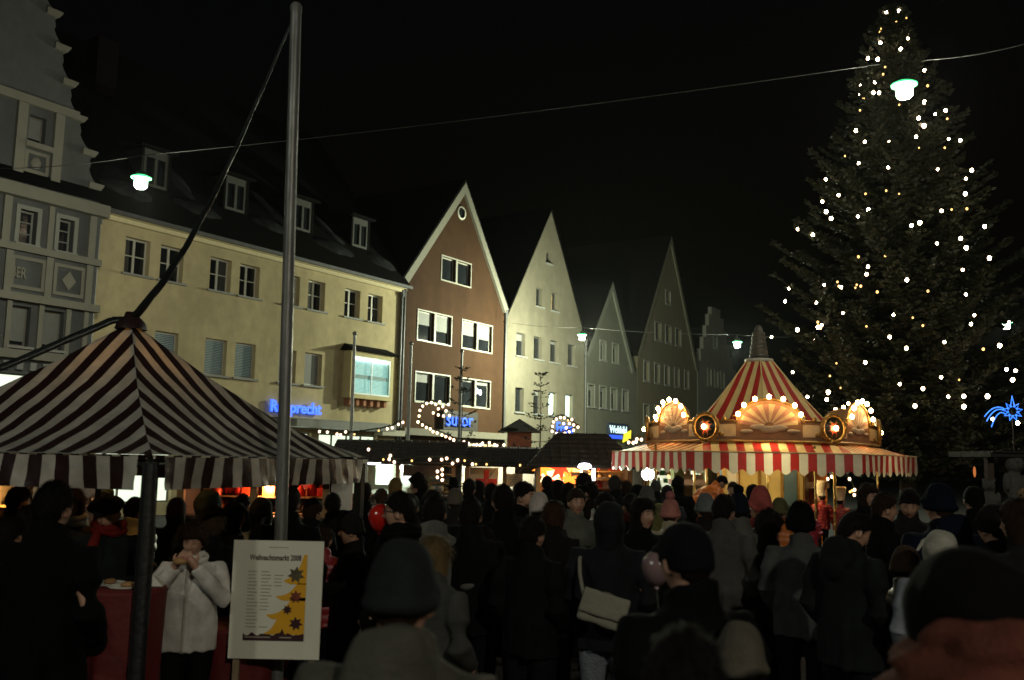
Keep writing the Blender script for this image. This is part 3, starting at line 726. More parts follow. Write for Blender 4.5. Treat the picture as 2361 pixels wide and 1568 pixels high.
conifer('fir_tree','huge dark christmas fir hung with white light bulbs behind the carousel',(TX,TYY,0),TOPZ,fir_r,2.5,40,15,.95,5,tw=.10)
M_fb=mat('fairy_bulb',(.9,.9,.9),.3,0,emit=(1.0,.74,.48),es=45)
M_fbo=mat('amber_bulb',(.9,.7,.4),.3,0,emit=(1.0,.55,.16),es=2.5)
BL_A="917,70 950,85 1035,75 905,200d 897,222d 1100,268 908,300 1050,342 822,407 890,413 1215,490 873,570 860,647 900,647 768,660 770,685d 1215,712 742,768d 1175,823 1290,795 1362,772 1388,828d 1213,877 738,910 800,988 1158,953 970,993 1385,968 1465,978 757,1138 963,1167 1307,1180 1545,1187 1505,1245 528,1250 617,1360 1500,1350 1020,1350d 925,1328d 773,1350d 530,1475 565,1522 825,1462 752,1508 1335,1470 1410,1460d 1525,1455d 1245,598d 1095,125d 1018,152d 1135,338d 1200,367d 930,467d 915,517d 1030,730d 1172,1030d 1365,1030d 628,1087d"
BL_B="1125,177 1183,158 1635,185 333,203 437,243 1468,268 1302,303 1507,333 1668,405 715,395d 912,387d 822,465 812,517 1482,487 1093,557 270,618 517,592 635,608 1505,658 245,707 463,715 648,788 1000,800 1563,802 1540,865 1805,852 330,905 473,887 500,872 768,880d 150,955 973,955 1355,990 1740,1015 1635,1040d 1090,1033 803,1132 548,1137d 297,1200 1787,1180 1850,1190 1830,1253 1332,1235 1453,1253d 545,1340 535,1390 1043,1283 1205,1315 1382,1370 1490,1368 1655,1368 1490,1440 1150,1435 685,1418 400,1373 1690,1527 1865,1555 560,570d 570,600d 700,590d 690,610d 730,600d 850,640d 415,850d 420,875d 435,893d 1225,635d 1110,820d 1185,875d 500,1225d 577,1308d"
def bulb_mesh(r,m,n=10,k=7):
    return MB().ell((0,0,0),(r,r,r*1.15),n,k).mesh('bulb',[m])
ME_w=bulb_mesh(.038,M_fb); ME_o=bulb_mesh(.026,M_fbo); ME_cap=MB().lathe([(.03,.06),(.03,.12),(0,.125)],8).mesh('socket',[M_dkpole])
fl=thing('fairy_lights','string of white globe bulbs spread over the tall christmas fir','light chain',(TX,TYY,0))
def on_fir(x,y):
    best=None
    for k in range(140):
        Y=TYY-3.8+k*.04; p=at(x,y,Y); d=math.hypot(p.x-TX,p.y-TYY)-fir_r(p.z)*1.04-.06
        if best is None or d<best[0]: best=(d,p)
        if d<0: return p
    return best[1]
for src,oy in ((BL_A,0),(BL_B,800)):
    for w in src.split():
        dim=w.endswith('d'); a,b=map(float,w.rstrip('d').split(',')); p=on_fir((3000+a/1.742)*.57642,(oy+b/1.742)*.57642)-Vector((TX,TYY,0))
        if dim: p=p*1.0; p.x*=.93; 
        o=put('bulb', ME_o if dim else ME_w, fl, p); o.scale=(random.uniform(.75,1.25),)*3
for k in range(8):     # bulbs on the far side
    z=random.uniform(3,TOPZ-1.5); a=random.uniform(.15,math.pi-.15); r=fir_r(z)*.95
    put('bulb', ME_w, fl, (r*math.cos(a),r*math.sin(a),z))
# small bare spruces behind the huts
def spr(z,H): return .12+ (H-z)*.22
for (x,yt,Y,lb,sd) in ((1060,850,31.,'thin bare spruce tip behind the light heart and dark hut roof',11),(1243,862,31.,'thin bare spruce in front of the white gabled house',12)):
    p=at(x,1080,Y); q=at(x,yt,Y); Hh=q.z
    conifer('small_spruce',lb,(p.x,Y,0),Hh,lambda z,H=Hh:min(1.0,spr(z,H)),.8,12,6,.35,sd,'small spruces behind the huts',True,.045,.45)
# ------------------------------------------------------------------ carousel
cc=at(1753,1062,20.); CC=Vector((cc.x,20.,0)); CRZ=R_(-10.2)
car=thing('carousel',"children's carousel with red and cream striped roof and lit painted boards",'carousel',CC,CRZ)
M_red=mat('red_canvas',(.36,.022,.018),.45,.15,5,.25,12,trans=.2,stain=.12)
M_cr=mat('cream_canvas_bright',(.60,.47,.22),.45,.12,5,.25,12,trans=.2,stain=.12)
M_wht=mat('white_canvas',(.50,.50,.46),.45,.14,5,.25,12,trans=.3,stain=.15)
M_gold=mat('old_gold_paint',(.30,.17,.04),.38,.35,9,.3,25,metal=.55)
M_brass=mat('brass_pole',(.42,.29,.09),.3,.25,9,.1,20,metal=.85)
M_board=mat('painted_board',(.24,.11,.04),.55,.35,4)
AW,AB=3.13,2.35
aw=MB(); us6=[-AW/2+AW*i/20 for i in range(21)]
def awprof(v): return (-(.866*AW-.008)+(.866*(AW-AB))*v, 2.205+.20*v-.02*math.sin(math.pi*v))
for k in range(6): strips(aw,AW/2,AB/2,awprof,us6,1.,Matrix.Rotation(k*math.pi/3,4,'Z'),4)
aw.build('awning',[M_red,M_cr],car)
per=AW/10
for k in range(6):
    valance(car,.866*AW,us6,2.21,lambda u:1.855-.05*math.cos(2*math.pi*(u+AW/40)/per)+.012*math.sin(u*5),Matrix.Rotation(k*math.pi/3,4,'Z'),[M_red,M_wht],wave=.016,seed=k*3.1,ws=4.)
tr=MB()
for k in range(6):
    a,b=[Vector((math.cos(t)*AW,math.sin(t)*AW,2.215)) for t in (k*math.pi/3,(k+1)*math.pi/3)]
    tr.tube([a,b],.014,5)
tr.build('awning_piping', M_cr, car)
RC=1.80; cone=MB(); us8=[-RC/2+RC*i/9 for i in range(10)]
def cprof(v): return (-.866*(RC+(.27-RC)*v), 2.52+(4.22-2.52)*v-.07*math.sin(math.pi*v))
for k in range(6): strips(cone,RC/2,.135,cprof,us8,.42,Matrix.Rotation(math.pi/6+k*math.pi/3,4,'Z'),8)
cone.build('tent_roof',[M_red,M_cr],car)
rb=MB()
for k in range(6):
    t=k*math.pi/3+R_(0); rb.tube([(math.cos(t)*(RC*(1-v)+.27*v)*1.003,math.sin(t)*(RC*(1-v)+.27*v)*1.003,cprof(v)[1]+.012) for v in (0,.25,.5,.75,1)],.016,5)
rbo=rb.build('roof_ridge', M_cr, car); rbo.rotation_euler=(0,0,math.pi/6)
# collar and ringed spire
M_sp=mat('grey_spire',(.045,.04,.03),.55,.3,6,.2,20)
pr_=[(.29,4.18),(.29,4.24)]
for k in range(6):
    z=4.25+k*.095; r=.20-.013*k; pr_+= [(r*.86,z),(r,z+.02),(r,z+.075),(r*.86,z+.098)]
pr_+=[(.09,4.83),(.085,4.90),(.04,4.97),(0,4.98)]
MB().lathe(pr_,16).build('spire', M_sp, car)
MB().lathe([(.27,4.16),(.30,4.17),(.30,4.23),(.27,4.24)],16).build('collar', M_wht, car)
# rounding boards
M_cb=mat('carousel_bulb',(.9,.8,.6),.3,0,emit=(1.0,.62,.24),es=55)
ME_cb=bulb_mesh(.042,M_cb)
M_ray=mat('painted_cream_ray',(.62,.45,.24),.5,.2,6); M_ray2=mat('painted_rose_ray',(.42,.19,.12),.5,.3,6); M_cloud=mat('painted_cloud',(.34,.26,.18),.5,.2,8)
ap_=.866*AB
for k in range(6):
    M=Matrix.Rotation(k*math.pi/3,4,'Z'); hw_=AB/2-.02
    arch=[]
    for i in range(15):
        t=math.pi*i/14; arch.append((.60*math.cos(t), 2.84+.40*math.sin(t)))
    out=[(-hw_,2.40),(hw_,2.40),(hw_,2.80),(.72,2.82)]+arch+[(-.72,2.82),(-hw_,2.80)]
    b=MB(); b.prism(out,-ap_-.05,-ap_); b.v=[tuple(M@Vector(p)) for p in b.v]; pb_=b.build('rounding_board', M_board, car)
    # painted picture: fan of rays, clouds
    p=MB(); 
    for i in range(14):
        p.mi=i%2; a0,a1=math.pi*i/14,math.pi*(i+1)/14
        p.poly([(.10*math.cos(a0),-ap_-.055,2.72+.08*math.sin(a0)),(.10*math.cos(a1),-ap_-.055,2.72+.08*math.sin(a1)),(.54*math.cos(a1),-ap_-.055,2.76+.39*math.sin(a1)),(.54*math.cos(a0),-ap_-.055,2.76+.39*math.sin(a0))][::-1])
    p.mi=2
    for (x,z,rx,rz) in ((-.2,2.70,.16,.06),(.18,2.69,.18,.06),(0,2.66,.2,.07),(-.42,2.62,.12,.04),(.45,2.63,.13,.04)):
        p.ell((x,-ap_-.055,z),(rx,.012,rz),12,6)
    p.mi=0
    for sx in (-1,1): p.quad((sx*.62,-ap_-.055,2.52),(sx*1.08,-ap_-.055,2.52),(sx*1.08,-ap_-.055,2.74),(sx*.62,-ap_-.055,2.76))
    p.v=[tuple(M@Vector(q)) for q in p.v]; p.build('painted_picture',[M_ray,M_ray2,M_cloud],pb_)
    g=MB(); g.tube([(x,-ap_-.06,z) for x,z in arch],.022,6)
    g.tube([(-hw_,-ap_-.07,2.43),(hw_,-ap_-.07,2.43)],.03,6).tube([(-hw_,-ap_-.06,2.81),(-.66,-ap_-.06,2.83)],.018,5).tube([(hw_,-ap_-.06,2.81),(.66,-ap_-.06,2.83)],.018,5)
    for sx in (-1,1):
        g.tube([(sx*(.66+.09*t*math.cos(4.4*t)),-ap_-.07,2.88+.09*t*math.sin(4.4*t)) for t in [i/9 for i in range(10)]],.018,5)
        g.ell((sx*.84,-ap_-.06,2.85),(.045,.03,.05),8,6).ell((sx*.9,-ap_-.06,2.56),(.06,.02,.05),8,6)
    g.v=[tuple(M@Vector(q)) for q in g.v]; g.build('gilt_trim', M_gold, pb_)
    for i in range(7):
        t=math.pi*(.06+.88*i/6); put('bulb',ME_cb,pb_,M@Vector((.59*math.cos(t),-ap_-.15,2.87+.41*math.sin(t))))
    # medallion at the corner
    t=-math.pi/2-math.pi/6+k*math.pi/3; cpos=Vector((math.cos(t),math.sin(t),0))*(AB+.02)+Vector((0,0,2.70))
    ring=MB(); 
    prof=[(.255+.04*math.cos(q),.04*math.sin(q)) for q in [2*math.pi*i/8 for i in range(9)]]; ring.lathe(prof,24,axis='Y')
    for i in range(12): 
        q=2*math.pi*i/12; ring.ell((.255*math.cos(q),-.035,.255*math.sin(q)),(.03,.02,.03),6,5)
    md=ring.build('medallion', M_gold, car, cpos, (0,0,t+math.pi/2))
    MB().lathe([(0,-.01),(.25,-.01),(.25,.03),(0,.03)],24,axis='Y').build('dark_disc', mat('dark_green_enamel',(.03,.035,.02),.3,.3), md)
    st=MB()
    for i in range(16):
        q=2*math.pi*i/16; r_=.17 if i%2 else .11; st.prism([(.03*math.cos(q-.5),.03*math.sin(q-.5)),(.03*math.cos(q+.5),.03*math.sin(q+.5)),(r_*math.cos(q),r_*math.sin(q))],-.018-.0006*i,-.0105)
    st.build('red_star', mat('red_enamel',(.4,.05,.02),.4,.2), md)
    put('bulb',ME_cb,md,(0,-.075,0))
# platform, ceiling, core, poles
M_plat=mat('platform_boards',(.10,.055,.03),.6,.3,4)
hexa=lambda r,z0,z1: MB().lathe([(0,z0),(r,z0),(r,z1),(0,z1)],6,smooth=False)
o=hexa(2.75,.02,.24).build('platform', M_plat, car)
hexa(2.25,2.34,2.38).build('ceiling', mat('cream_ceiling',(.5,.42,.22),.6,.2), car)
M_yp=mat('yellow_core_panel',(.42,.31,.11),.55,.18,3); M_bp=mat('blue_core_panel',(.05,.10,.14),.5,.25,3)
for k in range(12):
    M=Matrix.Rotation(k*math.pi/6+R_(8),4,'Z'); h=.26*.82
    b=MB(); b.box(-h,-.83,.24,h,-.79,2.355); b.v=[tuple(M@Vector(q)) for q in b.v]; b.build('core_panel', M_bp if k%4==1 else M_yp, car)
    b=MB(); b.box(h,-.85,.24,h+.055,-.77,2.355); b.v=[tuple(M@Vector(q)) for q in b.v]; b.build('core_batten', M_gold, car)
b=MB(); b.box(-.2,-.93,1.98,.2,-.84,2.1).ell((0,-.9,2.16),(.1,.05,.08)); M=Matrix.Rotation(R_(6),4,'Z'); b.v=[tuple(M@Vector(q)) for q in b.v]; b.build('carved_bracket', M_gold, car)
pm=MB(); pm.tube([(0,0,.24),(0,0,2.36)],.02,8)
pm.tube([(.017*math.cos(i*.9),.017*math.sin(i*.9),.24+i*.035) for i in range(61)],.012,5)
ME_pole=pm.mesh('pole',[M_brass])
for k in range(6):
    t=k*math.pi/3; put('pole',ME_pole,car,(math.cos(t)*2.35,math.sin(t)*2.35,0)); put('pole',ME_pole,car,(math.cos(t+math.pi/6)*1.6,math.sin(t+math.pi/6)*1.6,0))
for (x,y) in ((1512,19.),(1880,17.6)):
    p=at(x,1120,y)-CC; p.z=0; p.rotate(Matrix.Rotation(-CRZ,3,'Z')); put('pole',ME_pole,car,p)
# carriages on the platform
def carriage(x,Y,m,rz):
    p=at(x,1120,Y)-CC; p.z=.24; p.rotate(Matrix.Rotation(-CRZ,3,'Z'))
    c=MB(); c.box(-.42,-.3,.1,.42,.3,.55).box(-.42,-.3,.55,-.34,.3,1.75).box(.34,-.3,.55,.42,.3,1.75)
    c._add([(-.5,-.36,1.75),(.5,-.36,1.75),(.5,.36,1.75),(-.5,.36,1.75),(-.2,-.3,2.02),(.2,-.3,2.02),(.2,.3,2.02),(-.2,.3,2.02)],[(0,1,5,4),(1,2,6,5),(2,3,7,6),(3,0,4,7),(4,5,6,7),(3,2,1,0)],False)
    o=c.build('carriage', m, car, p, (0,0,rz)); MB().box(-.46,-.34,1.28,.46,-.305,1.40).build('rail', M_plat, o); MB().box(-.33,.2,.55,.33,.28,1.5).build('seat_back', M_plat, o)
carriage(1848,20.3,mat('orange_carriage',(.42,.12,.02),.45,.2,3),.5)
carriage(1600,20.9,mat('green_carriage',(.08,.10,.03),.45,.2,3),-.4)
light('carousel_light',(0,-2.15,2.12),80,(1,.80,.38),.12,parent=car); light('carousel_light',(1.75,-.9,2.12),36,(1,.80,.38),.12,parent=car); light('carousel_light',(-1.75,-.9,2.12),36,(1,.80,.38),.12,parent=car)

for q_ in ((0,-2.15,2.2),(1.75,-.9,2.2),(-1.75,-.9,2.2)): put('ceiling_bulb',ME_cb,car,q_)
# ------------------------------------------------------------------ market huts
M_wood=mat('dark_stained_wood',(.055,.032,.018),.7,.35,4,.3,18,stretch=(8,8,1))
M_lwood=mat('pale_pine_post',(.36,.20,.07),.6,.2,6,stretch=(8,8,1))
M_hroof=mat('brown_hut_roof',(.012,.008,.006),.75,.35,6,.4,20)
def hut(name,label,x0,x1,Y,yr,ye,light_c,power,wall_c,D=2.3,hip=0.,open_=(.06,.94),yc=1.05,emi=.0,ridge_in=None):
    """wooden market hut with a lit counter opening; x0,x1,yr,ye are photo measures of its roof"""
    a=at(x0,ye,Y); b=at(x1,ye,Y); w=b.x-a.x; ze=(a.z+b.z)/2; zr=at((x0+x1)/2,yr,Y+D/2).z
    h=thing(name,label,'market hut',(a.x,Y,0),0,'wooden market huts')
    w_=M_wood
    MB().box(.08,D-.1,0,w-.08,D-.02,ze).build('rear_wall', wall_c, h)
    for x in (.08,w-.14): MB().box(x,.25,0,x+.06,D-.1,ze-.02).build('side_wall', M_wood, h)
    # front boards under the counter, each its own plank
    n=5
    for i in range(n): MB().box(.14,.27+.004*(i%2),.06+i*.19,w-.14,.30,.06+i*.19+.185).build('plank', w_, h)
    MB().box(.0,.05,1.0,w,.5,1.05).build('counter', w_, h)
    for f in (open_[0],(open_[0]+open_[1])/2,open_[1]): MB().box(w*f-.05,.2,1.05,w*f+.05,.29,ze-.02).build('post', M_lwood, h)
    MB().box(0,.12,ze-.10,w,.18,ze-.01).build('fascia', w_, h)
    r=MB(); hx=hip*w; t=.06; e0,e1=-.25,D+.2
    z_=ze-.06
    rows=7
    top=[(-.12+hx,D/2,zr),(w+.12-hx,D/2,zr)]
    # front slope in stepped courses so the tile rows read
    for i in range(rows):
        f0,f1=i/rows,(i+1)/rows; L0=-.12+hx*f0; L1=-.12+hx*f1; R0=w+.12-hx*f0; R1=w+.12-hx*f1
        ya,yb=e0+(D/2-e0)*f0,e0+(D/2-e0)*f1; za,zb=z_+(zr-z_)*f0,z_+(zr-z_)*f1
        r._add([(L0,ya,za),(R0,ya,za),(R0,ya,za+.035),(L0,ya,za+.035),(R1,yb,zb+.008),(L1,yb,zb+.008)],[(0,1,2,3),(3,2,4,5)],False)
        yc0,yc1=e1+(D/2-e1)*f0,e1+(D/2-e1)*f1
        r._add([(R0,yc0,za),(L0,yc0,za),(L0,yc0,za+.035),(R0,yc0,za+.035),(L1,yc1,zb+.008),(R1,yc1,zb+.008)],[(0,1,2,3),(3,2,4,5)],False)
    r._add([(-.12,e0,z_),(-.12,e1,z_),top[0],(w+.12,e0,z_),(w+.12,e1,z_),top[1]],[(1,0,2),(3,4,5)],False)
    nb=int(w/.22)
    for i in range(1,nb):
        x=i*w/nb
        f=min(1,min(x/max(hx,.01),(w-x)/max(hx,.01))) if hip else 1
        r.tube([(x,e0+.005,z_+.045),(x,e0+(D/2-e0)*f,z_+(zr-z_)*f+.02)],.016,4)
    r.build('roof', M_hroof, h)
    MB().box(.1,.3,ze-.05,w-.1,D-.1,ze-.03).build('ceiling', M_lwood, h)
    if power: light('hut_lamp',(w/2,D*.45,ze-.22),power,light_c,.1,parent=h); put('ceiling_bulb',ME_cb,h,(w/2,D*.45,ze-.18))
    return h,w,ze
cw=mat('white_hut_wall',(.5,.52,.45),.7,.25,3)
hA,wA,zA=hut('market_hut','brown roofed market hut with bulb garland beneath the lit bay window',768,1063,24.,1016,1062,(.85,1,.8),190,cw)
hB,wB,zB=hut('market_hut','brown roofed market hut displaying a white banner with a red cross',1066,1262,24.,1031,1068,(1,.93,.68),170,cw)
hC,wC,zC=hut('market_hut','hip roofed market hut full of glowing red and yellow paper stars',1228,1470,22.5,1000,1070,(1,.62,.25),170,mat('warm_pine_wall',(.30,.17,.07),.7,.3,3),hip=.30)
hD,wD,zD=hut('market_hut','market hut hung with baubles, half hidden behind the carousel awning',1478,1700,25.,1030,1072,(.9,1,.85),110,cw)
hE,wE,zE=hut('market_hut','market hut selling red candles and gifts seen under the striped pavilion',385,770,14.5,1042,1096,(1,.55,.3),50,mat('red_cloth_wall',(.25,.04,.03),.7,.4,4))
hF,wF,zF=hut('market_hut','market hut with glittering gold wares at the far left edge',-170,62,10.5,1040,1092,(1,.72,.25),110,mat('gold_cloth_wall',(.4,.25,.06),.5,.5,9))
def part(h,name,mb,m,loc=None): return mb.build(name,m,h,loc)
def loc_in(h,x,y,Y): 
    p=at(x,y,Y); return p-Vector(h.location)
# hut A: menu sheets, grey machine, flap
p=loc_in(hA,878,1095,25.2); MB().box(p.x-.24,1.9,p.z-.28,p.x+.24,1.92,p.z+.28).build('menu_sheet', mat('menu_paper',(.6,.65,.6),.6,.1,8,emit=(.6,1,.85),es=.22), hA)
MB().box(p.x+.55,1.2,1.2,p.x+.95,1.6,1.85).build('grey_machine', mat('machine_steel',(.25,.27,.26),.4,.2,5,metal=.5), hA)
MB().box(wA*.55,-.1,zA-.38,wA*.86,-.06,zA-.1).build('raised_flap', M_wood, hA)
for x in (.5,wA*.52): MB().tube([(x,.18,1.4),(x+.35,-.12,zA-.16)],.008,5).build('flap_stay', M_galv, hA)
fl_=MB().ell((0,0,0),(.20,.06,.05),14,8).build('tube_light', mat('violet_white_lamp',(.8,.8,.9),.4,0,emit=(.78,.76,1.0),es=9), hA, loc_in(hA,860,1067,23.85))
# goods in hut A right half
def goods(h,name,n,x0,x1,y0,y1,z0,z1,cols,size,seed,emi=.0,shelf=True):
    rr=random.Random(seed); ms=[mat('%s_%s'%(name,c[0]),c[1],.4,.3,8,emit=c[1] if emi else None,es=emi) for c in cols]; b=MB()
    for i in range(n):
        b.mi=rr.randrange(len(ms)); x=rr.uniform(x0,x1); y=rr.uniform(y0,y1); z=z0+(z1-z0)*rr.randrange(4)/3; s=size*rr.uniform(.6,1.3); q=rr.random()
        if q<.4: b.box(x-s*.5,y-s*.4,z,x+s*.5,y+s*.4,z+s*1.1)
        elif q<.75: b.ell((x,y,z+s*.5),(s*.45,s*.45,s*.5),8,6)
        else: b.lathe([(s*.4,0),(s*.45,s*.5),(s*.15,s*1.1),(0,s*1.15)],8,(x,y,z))
    o=b.build(name,ms,h); o['kind']='stuff'
    if shelf:
        for k in range(4): MB().box(x0-.05,y0-.1,z0+(z1-z0)*k/3-.025,x1+.05,y1+.1,z0+(z1-z0)*k/3-.002).build('shelf', M_lwood, h)
    return o
goods(hA,'packaged_goods',60,wA*.72,wA-.2,1.75,2.1,1.1,1.8,[('green',(.08,.35,.10)),('yellow',(.55,.38,.05)),('white',(.6,.6,.55)),('orange',(.5,.2,.04)),('blue',(.2,.3,.4))],.13,3)
# hut B: banner with red cross, price sheet
p0=loc_in(hB,1096,1078,24.9); p1=loc_in(hB,1148,1130,24.9)
bn=MB().box(p0.x-.28,.92,p1.z,p1.x,.94,p0.z).build('white_banner', mat('banner_cloth',(.62,.6,.52),.8,.08,3), hB)
c0=loc_in(hB,1121,1110,24.9)
MB().box(c0.x-.07,.905,c0.z-.30,c0.x+.07,.918,c0.z+.30).box(c0.x-.28,.905,c0.z-.08,c0.x-.07,.918,c0.z+.07).box(c0.x+.07,.905,c0.z-.08,c0.x+.28,.918,c0.z+.07).build('red_cross', mat('cross_red',(.55,.03,.02),.7,.1), hB)
p0=loc_in(hB,1168,1092,24.5); MB().box(p0.x,.50,1.3,p0.x+.42,.51,p0.z).build('price_sheet', mat('price_paper',(.6,.58,.48),.7,.06), hB)
sl=MB(); 
for i in range(6): sl.box(p0.x+.06,.495,p0.z-.1-i*.06,p0.x+.32-.04*(i%3),.499,p0.z-.085-i*.06)
sl.build('price_lines', mat('print_grey',(.2,.2,.18),.7,.1), hB)
for x in (.55,1.2,1.9): MB().tube([(x,.18,1.35),(x+.3,-.15,zB-.15)],.008,5).build('flap_stay', M_galv, hB)
MB().box(wB*.62,-.06,zB-.26,wB*.95,-.02,zB-.1).build('raised_flap', M_wood, hB)
# hut C: paper star lanterns, manger, lamp
def star_mesh(n,r,ri,d):
    b=MB(); P=[(r*math.cos(math.pi/2+math.pi*i/n) if i%2==0 else ri*math.cos(math.pi/2+math.pi*i/n), r*math.sin(math.pi/2+math.pi*i/n) if i%2==0 else ri*math.sin(math.pi/2+math.pi*i/n)) for i in range(2*n)]
    for i in range(2*n):
        (xa,za),(xb,zb)=P[i],P[(i+1)%(2*n)]
        b._add([(0,-d,0),(xa,0,za),(xb,0,zb)],[(0,2,1)],False); b._add([(0,d,0),(xa,0,za),(xb,0,zb)],[(0,1,2)],False)
    return b
SM=[('yellow',(1,.62,.16),2.6),('red',(1,.05,.015),2.2),('orange',(1,.26,.03),2.6),('white',(1,.72,.40),3.0)]
smesh={c:star_mesh(7,.26,.11,.09).mesh('paper',[mat('paper_star_'+c,tuple(v*.6 for v in col),.7,.25,7,emit=col,es=e)]) for c,col,e in SM}
stars=[(1252,1083,'orange','small orange paper star lantern at the left post of the star hut'),(1262,1098,'white','cream paper star lantern low at the left of the star hut'),(1275,1086,'yellow','yellow paper star lantern in the upper row of the star hut'),(1292,1082,'red','large red paper star lantern at the top centre of the star hut'),(1290,1102,'white','pale paper star lantern below the large red one'),(1306,1090,'red','second red paper star, right of the large red one'),(1312,1108,'orange','orange paper star lantern at the lower right of the star hut'),(1318,1088,'yellow','tall yellow paper star by the right post of the star hut'),(1297,1118,'red','low red paper star lantern just above the crowd')]
for i,(x,y,c,lb) in enumerate(stars):
    p=at(x,y-4,23.3+.12*(i%3)); t=thing('paper_star',lb,'star lantern',p,random.uniform(-.4,.4),'paper star lanterns in the hut'); t.scale=(1.45,)*3 if i==3 else (1.15,)*3
    put('paper',smesh[c],t,(0,0,0),(0,random.uniform(-.5,.5),0)); MB().tube([(0,0,.2),(0,0,max(.25,zC-.08-p.z))],.005,4).build('cord', M_dkpole, t)
p=loc_in(hC,1335,1100,23.4); mg=MB(); 
mg.prism([(-.3,0),(.3,0),(.22,.12),(-.22,.12)],-.15,.15).tube([(-.22,0,.1),(.05,0,.42)],.02,5).tube([(.25,0,.1),(-.05,0,.42)],.02,5).tube([(-.3,0,.12),(.25,0,.36)],.015,5)
mg.build('wooden_ornament', mat('lit_pine',(.5,.32,.14),.6,.2,5), hC, p)
MB().box(p.x-.4,.95,p.z-.05,p.x+.9,1.3,p.z).build('shelf', M_lwood, hC)
MB().ell((0,0,0),(.17,.17,.075),14,8).build('round_lamp', mat('violet_round_lamp',(.8,.8,.9),.4,0,emit=(.85,.78,1.0),es=10), hC, loc_in(hC,1348,1075,22.3))
MB().box(0,0,0,.08,.05,.38).build('tube_light', mat('white_tube',(.8,.8,.9),.4,0,emit=(.95,.9,1.0),es=5), hC, loc_in(hC,1365,1108,23.3))
goods(hC,'small_gifts',40,wC*.52,wC-.2,1.5,1.9,1.1,1.75,[('red',(.5,.06,.03)),('cream',(.6,.5,.35)),('wood',(.4,.22,.08))],.14,9)
# hut D: baubles
goods(hD,'glass_baubles',70,.2,wD-.2,.4,.7,1.25,1.85,[('green',(.03,.3,.10)),('silver',(.5,.55,.5)),('red',(.45,.05,.03)),('gold',(.5,.33,.06))],.10,5,shelf=False)
goods(hE,'red_gifts',150,.2,wE-.2,1.2,1.9,1.05,1.85,[('red',(.6,.03,.02)),('scarlet',(.7,.07,.02)),('cream',(.6,.45,.25)),('orange',(.6,.18,.03))],.17,6)
goods(hF,'gold_wares',260,.15,wF-.1,1.3,1.9,1.02,1.9,[('gold',(.65,.38,.05)),('yellow',(.7,.5,.12)),('green',(.1,.35,.05)),('red',(.5,.08,.02)),('cream',(.6,.5,.3))],.09,8)
# work lamp under the carousel edge
p=at(1493,1093,21.2); wl=thing('work_lamp','dazzling white work lamp shining out under the left edge of the carousel awning','work lamp',p)
M_wl=mat('dazzling_lamp',(.9,.9,.9),.3,0,emit=(1.0,1.0,.80),es=60)
MB().ell((0,-.06,0),(.135,.05,.135),16,10).build('lens', M_wl, wl)
MB().lathe([(.0,.12),(.09,.10),(.15,-.02),(.15,-.05)],14,axis='Y').build('reflector', M_galv, wl)
MB().tube([(0,.1,0),(0,.3,-.05),(0,.3,-p.z)],.02,6).build('stand', M_dkpole, wl)
light('work_light',(0,-.22,0),80,(1,1,.8),.1,parent=wl)
# ------------------------------------------------------------------ garlands and light shapes
M_gb=mat('garland_bulb',(.9,.8,.7),.3,0,emit=(1.0,.62,.38),es=5)
ME_gb=bulb_mesh(.036,M_gb,8,6); ME_gs=bulb_mesh(.026,M_fbo,8,6)
M_green=mat('garland_green',(.012,.022,.010),.8,.4,9)
def chain(name,label,cat,crop,pts,Y,path=None,rad=.02,fuzz=True,group=None,big=ME_gb,lift=.075):
    ox,oy,sc=crop; P=[]
    for w in pts.split():
        d=w[-1] in 'do'; a,b=map(float,w.rstrip('do').split(',')); P.append((at((ox+a/sc)*.57642,(oy+b/sc)*.57642,Y),d))
    o=P[0][0].copy(); t=thing(name,label,cat,o,0,group)
    pp_=[p for p,d in P] if path is None else [P[i][0] for i in path]
    mb=MB(); q=[p-o+Vector((0,.05,lift)) for p in pp_]
    if len(q)>1: mb.tube(q,rad,5)
    if fuzz:
        rr=random.Random(len(pts))
        for a,b in zip(q,q[1:]):
            n=int((b-a).length/.025)
            for i in range(n):
                c=a.lerp(b,i/max(1,n)); v=Vector((rr.gauss(0,1),rr.gauss(0,1),rr.gauss(0,1)-.4)).normalized()*.085; s=v.cross(Vector((0,1,.3))).normalized()*.016
                mb._add([c-s,c+s,c+v],[(0,1,2)],False)
    mb.build('fir_garland' if fuzz else 'cable', M_green, t)
    for p,d in P: put('bulb', ME_gs if d else big, t, p-o)
    return t
C1=(1500,1200,2.24); C2=(1000,1250,2.24); C3=(2050,1550,2.851); C4=(1300,1800,3.136)
chain('light_heart','heart shaped light frame of warm bulbs before the blue russet house sign','light figure',C1,"250,1096 385,1093 395,1040 402,990 427,951 463,927 505,920 545,936 567,975 522,1012 567,1030 613,1040 667,1035 637,993 658,937 608,955 580,913",27.,path=[1,2,3,4,5,6,7,8])
chain('light_chain','warm bulb chain sloping from the light heart down to the hut roofs','light chain',C1,"385,1093 425,1120 460,1143 495,1155 520,1180 557,1192 600,1210 635,1225 672,1240 705,1255 692,1332",27.,path=[0,1,2,3,4,5,6,7,8,9])
chain('light_chain','warm bulb chain along the hut ridge below the russet house','light chain',C1,"705,1255 797,1270 838,1285 885,1300 912,1297 940,1302 963,1283 993,1312d 1025,1280 1072,1297 1092,1305 1155,1300",27.)
chain('light_chain','warm bulb garland rising from the pavilion roof to the light heart','light chain',C2,"622,1068 693,1073 780,1090 812,1097 857,1070 935,1092d 1153,1060d 1230,1043 1275,1033 1330,1003 1370,985",27.,path=[0,1,2,3,5,6,7,8,9,10])
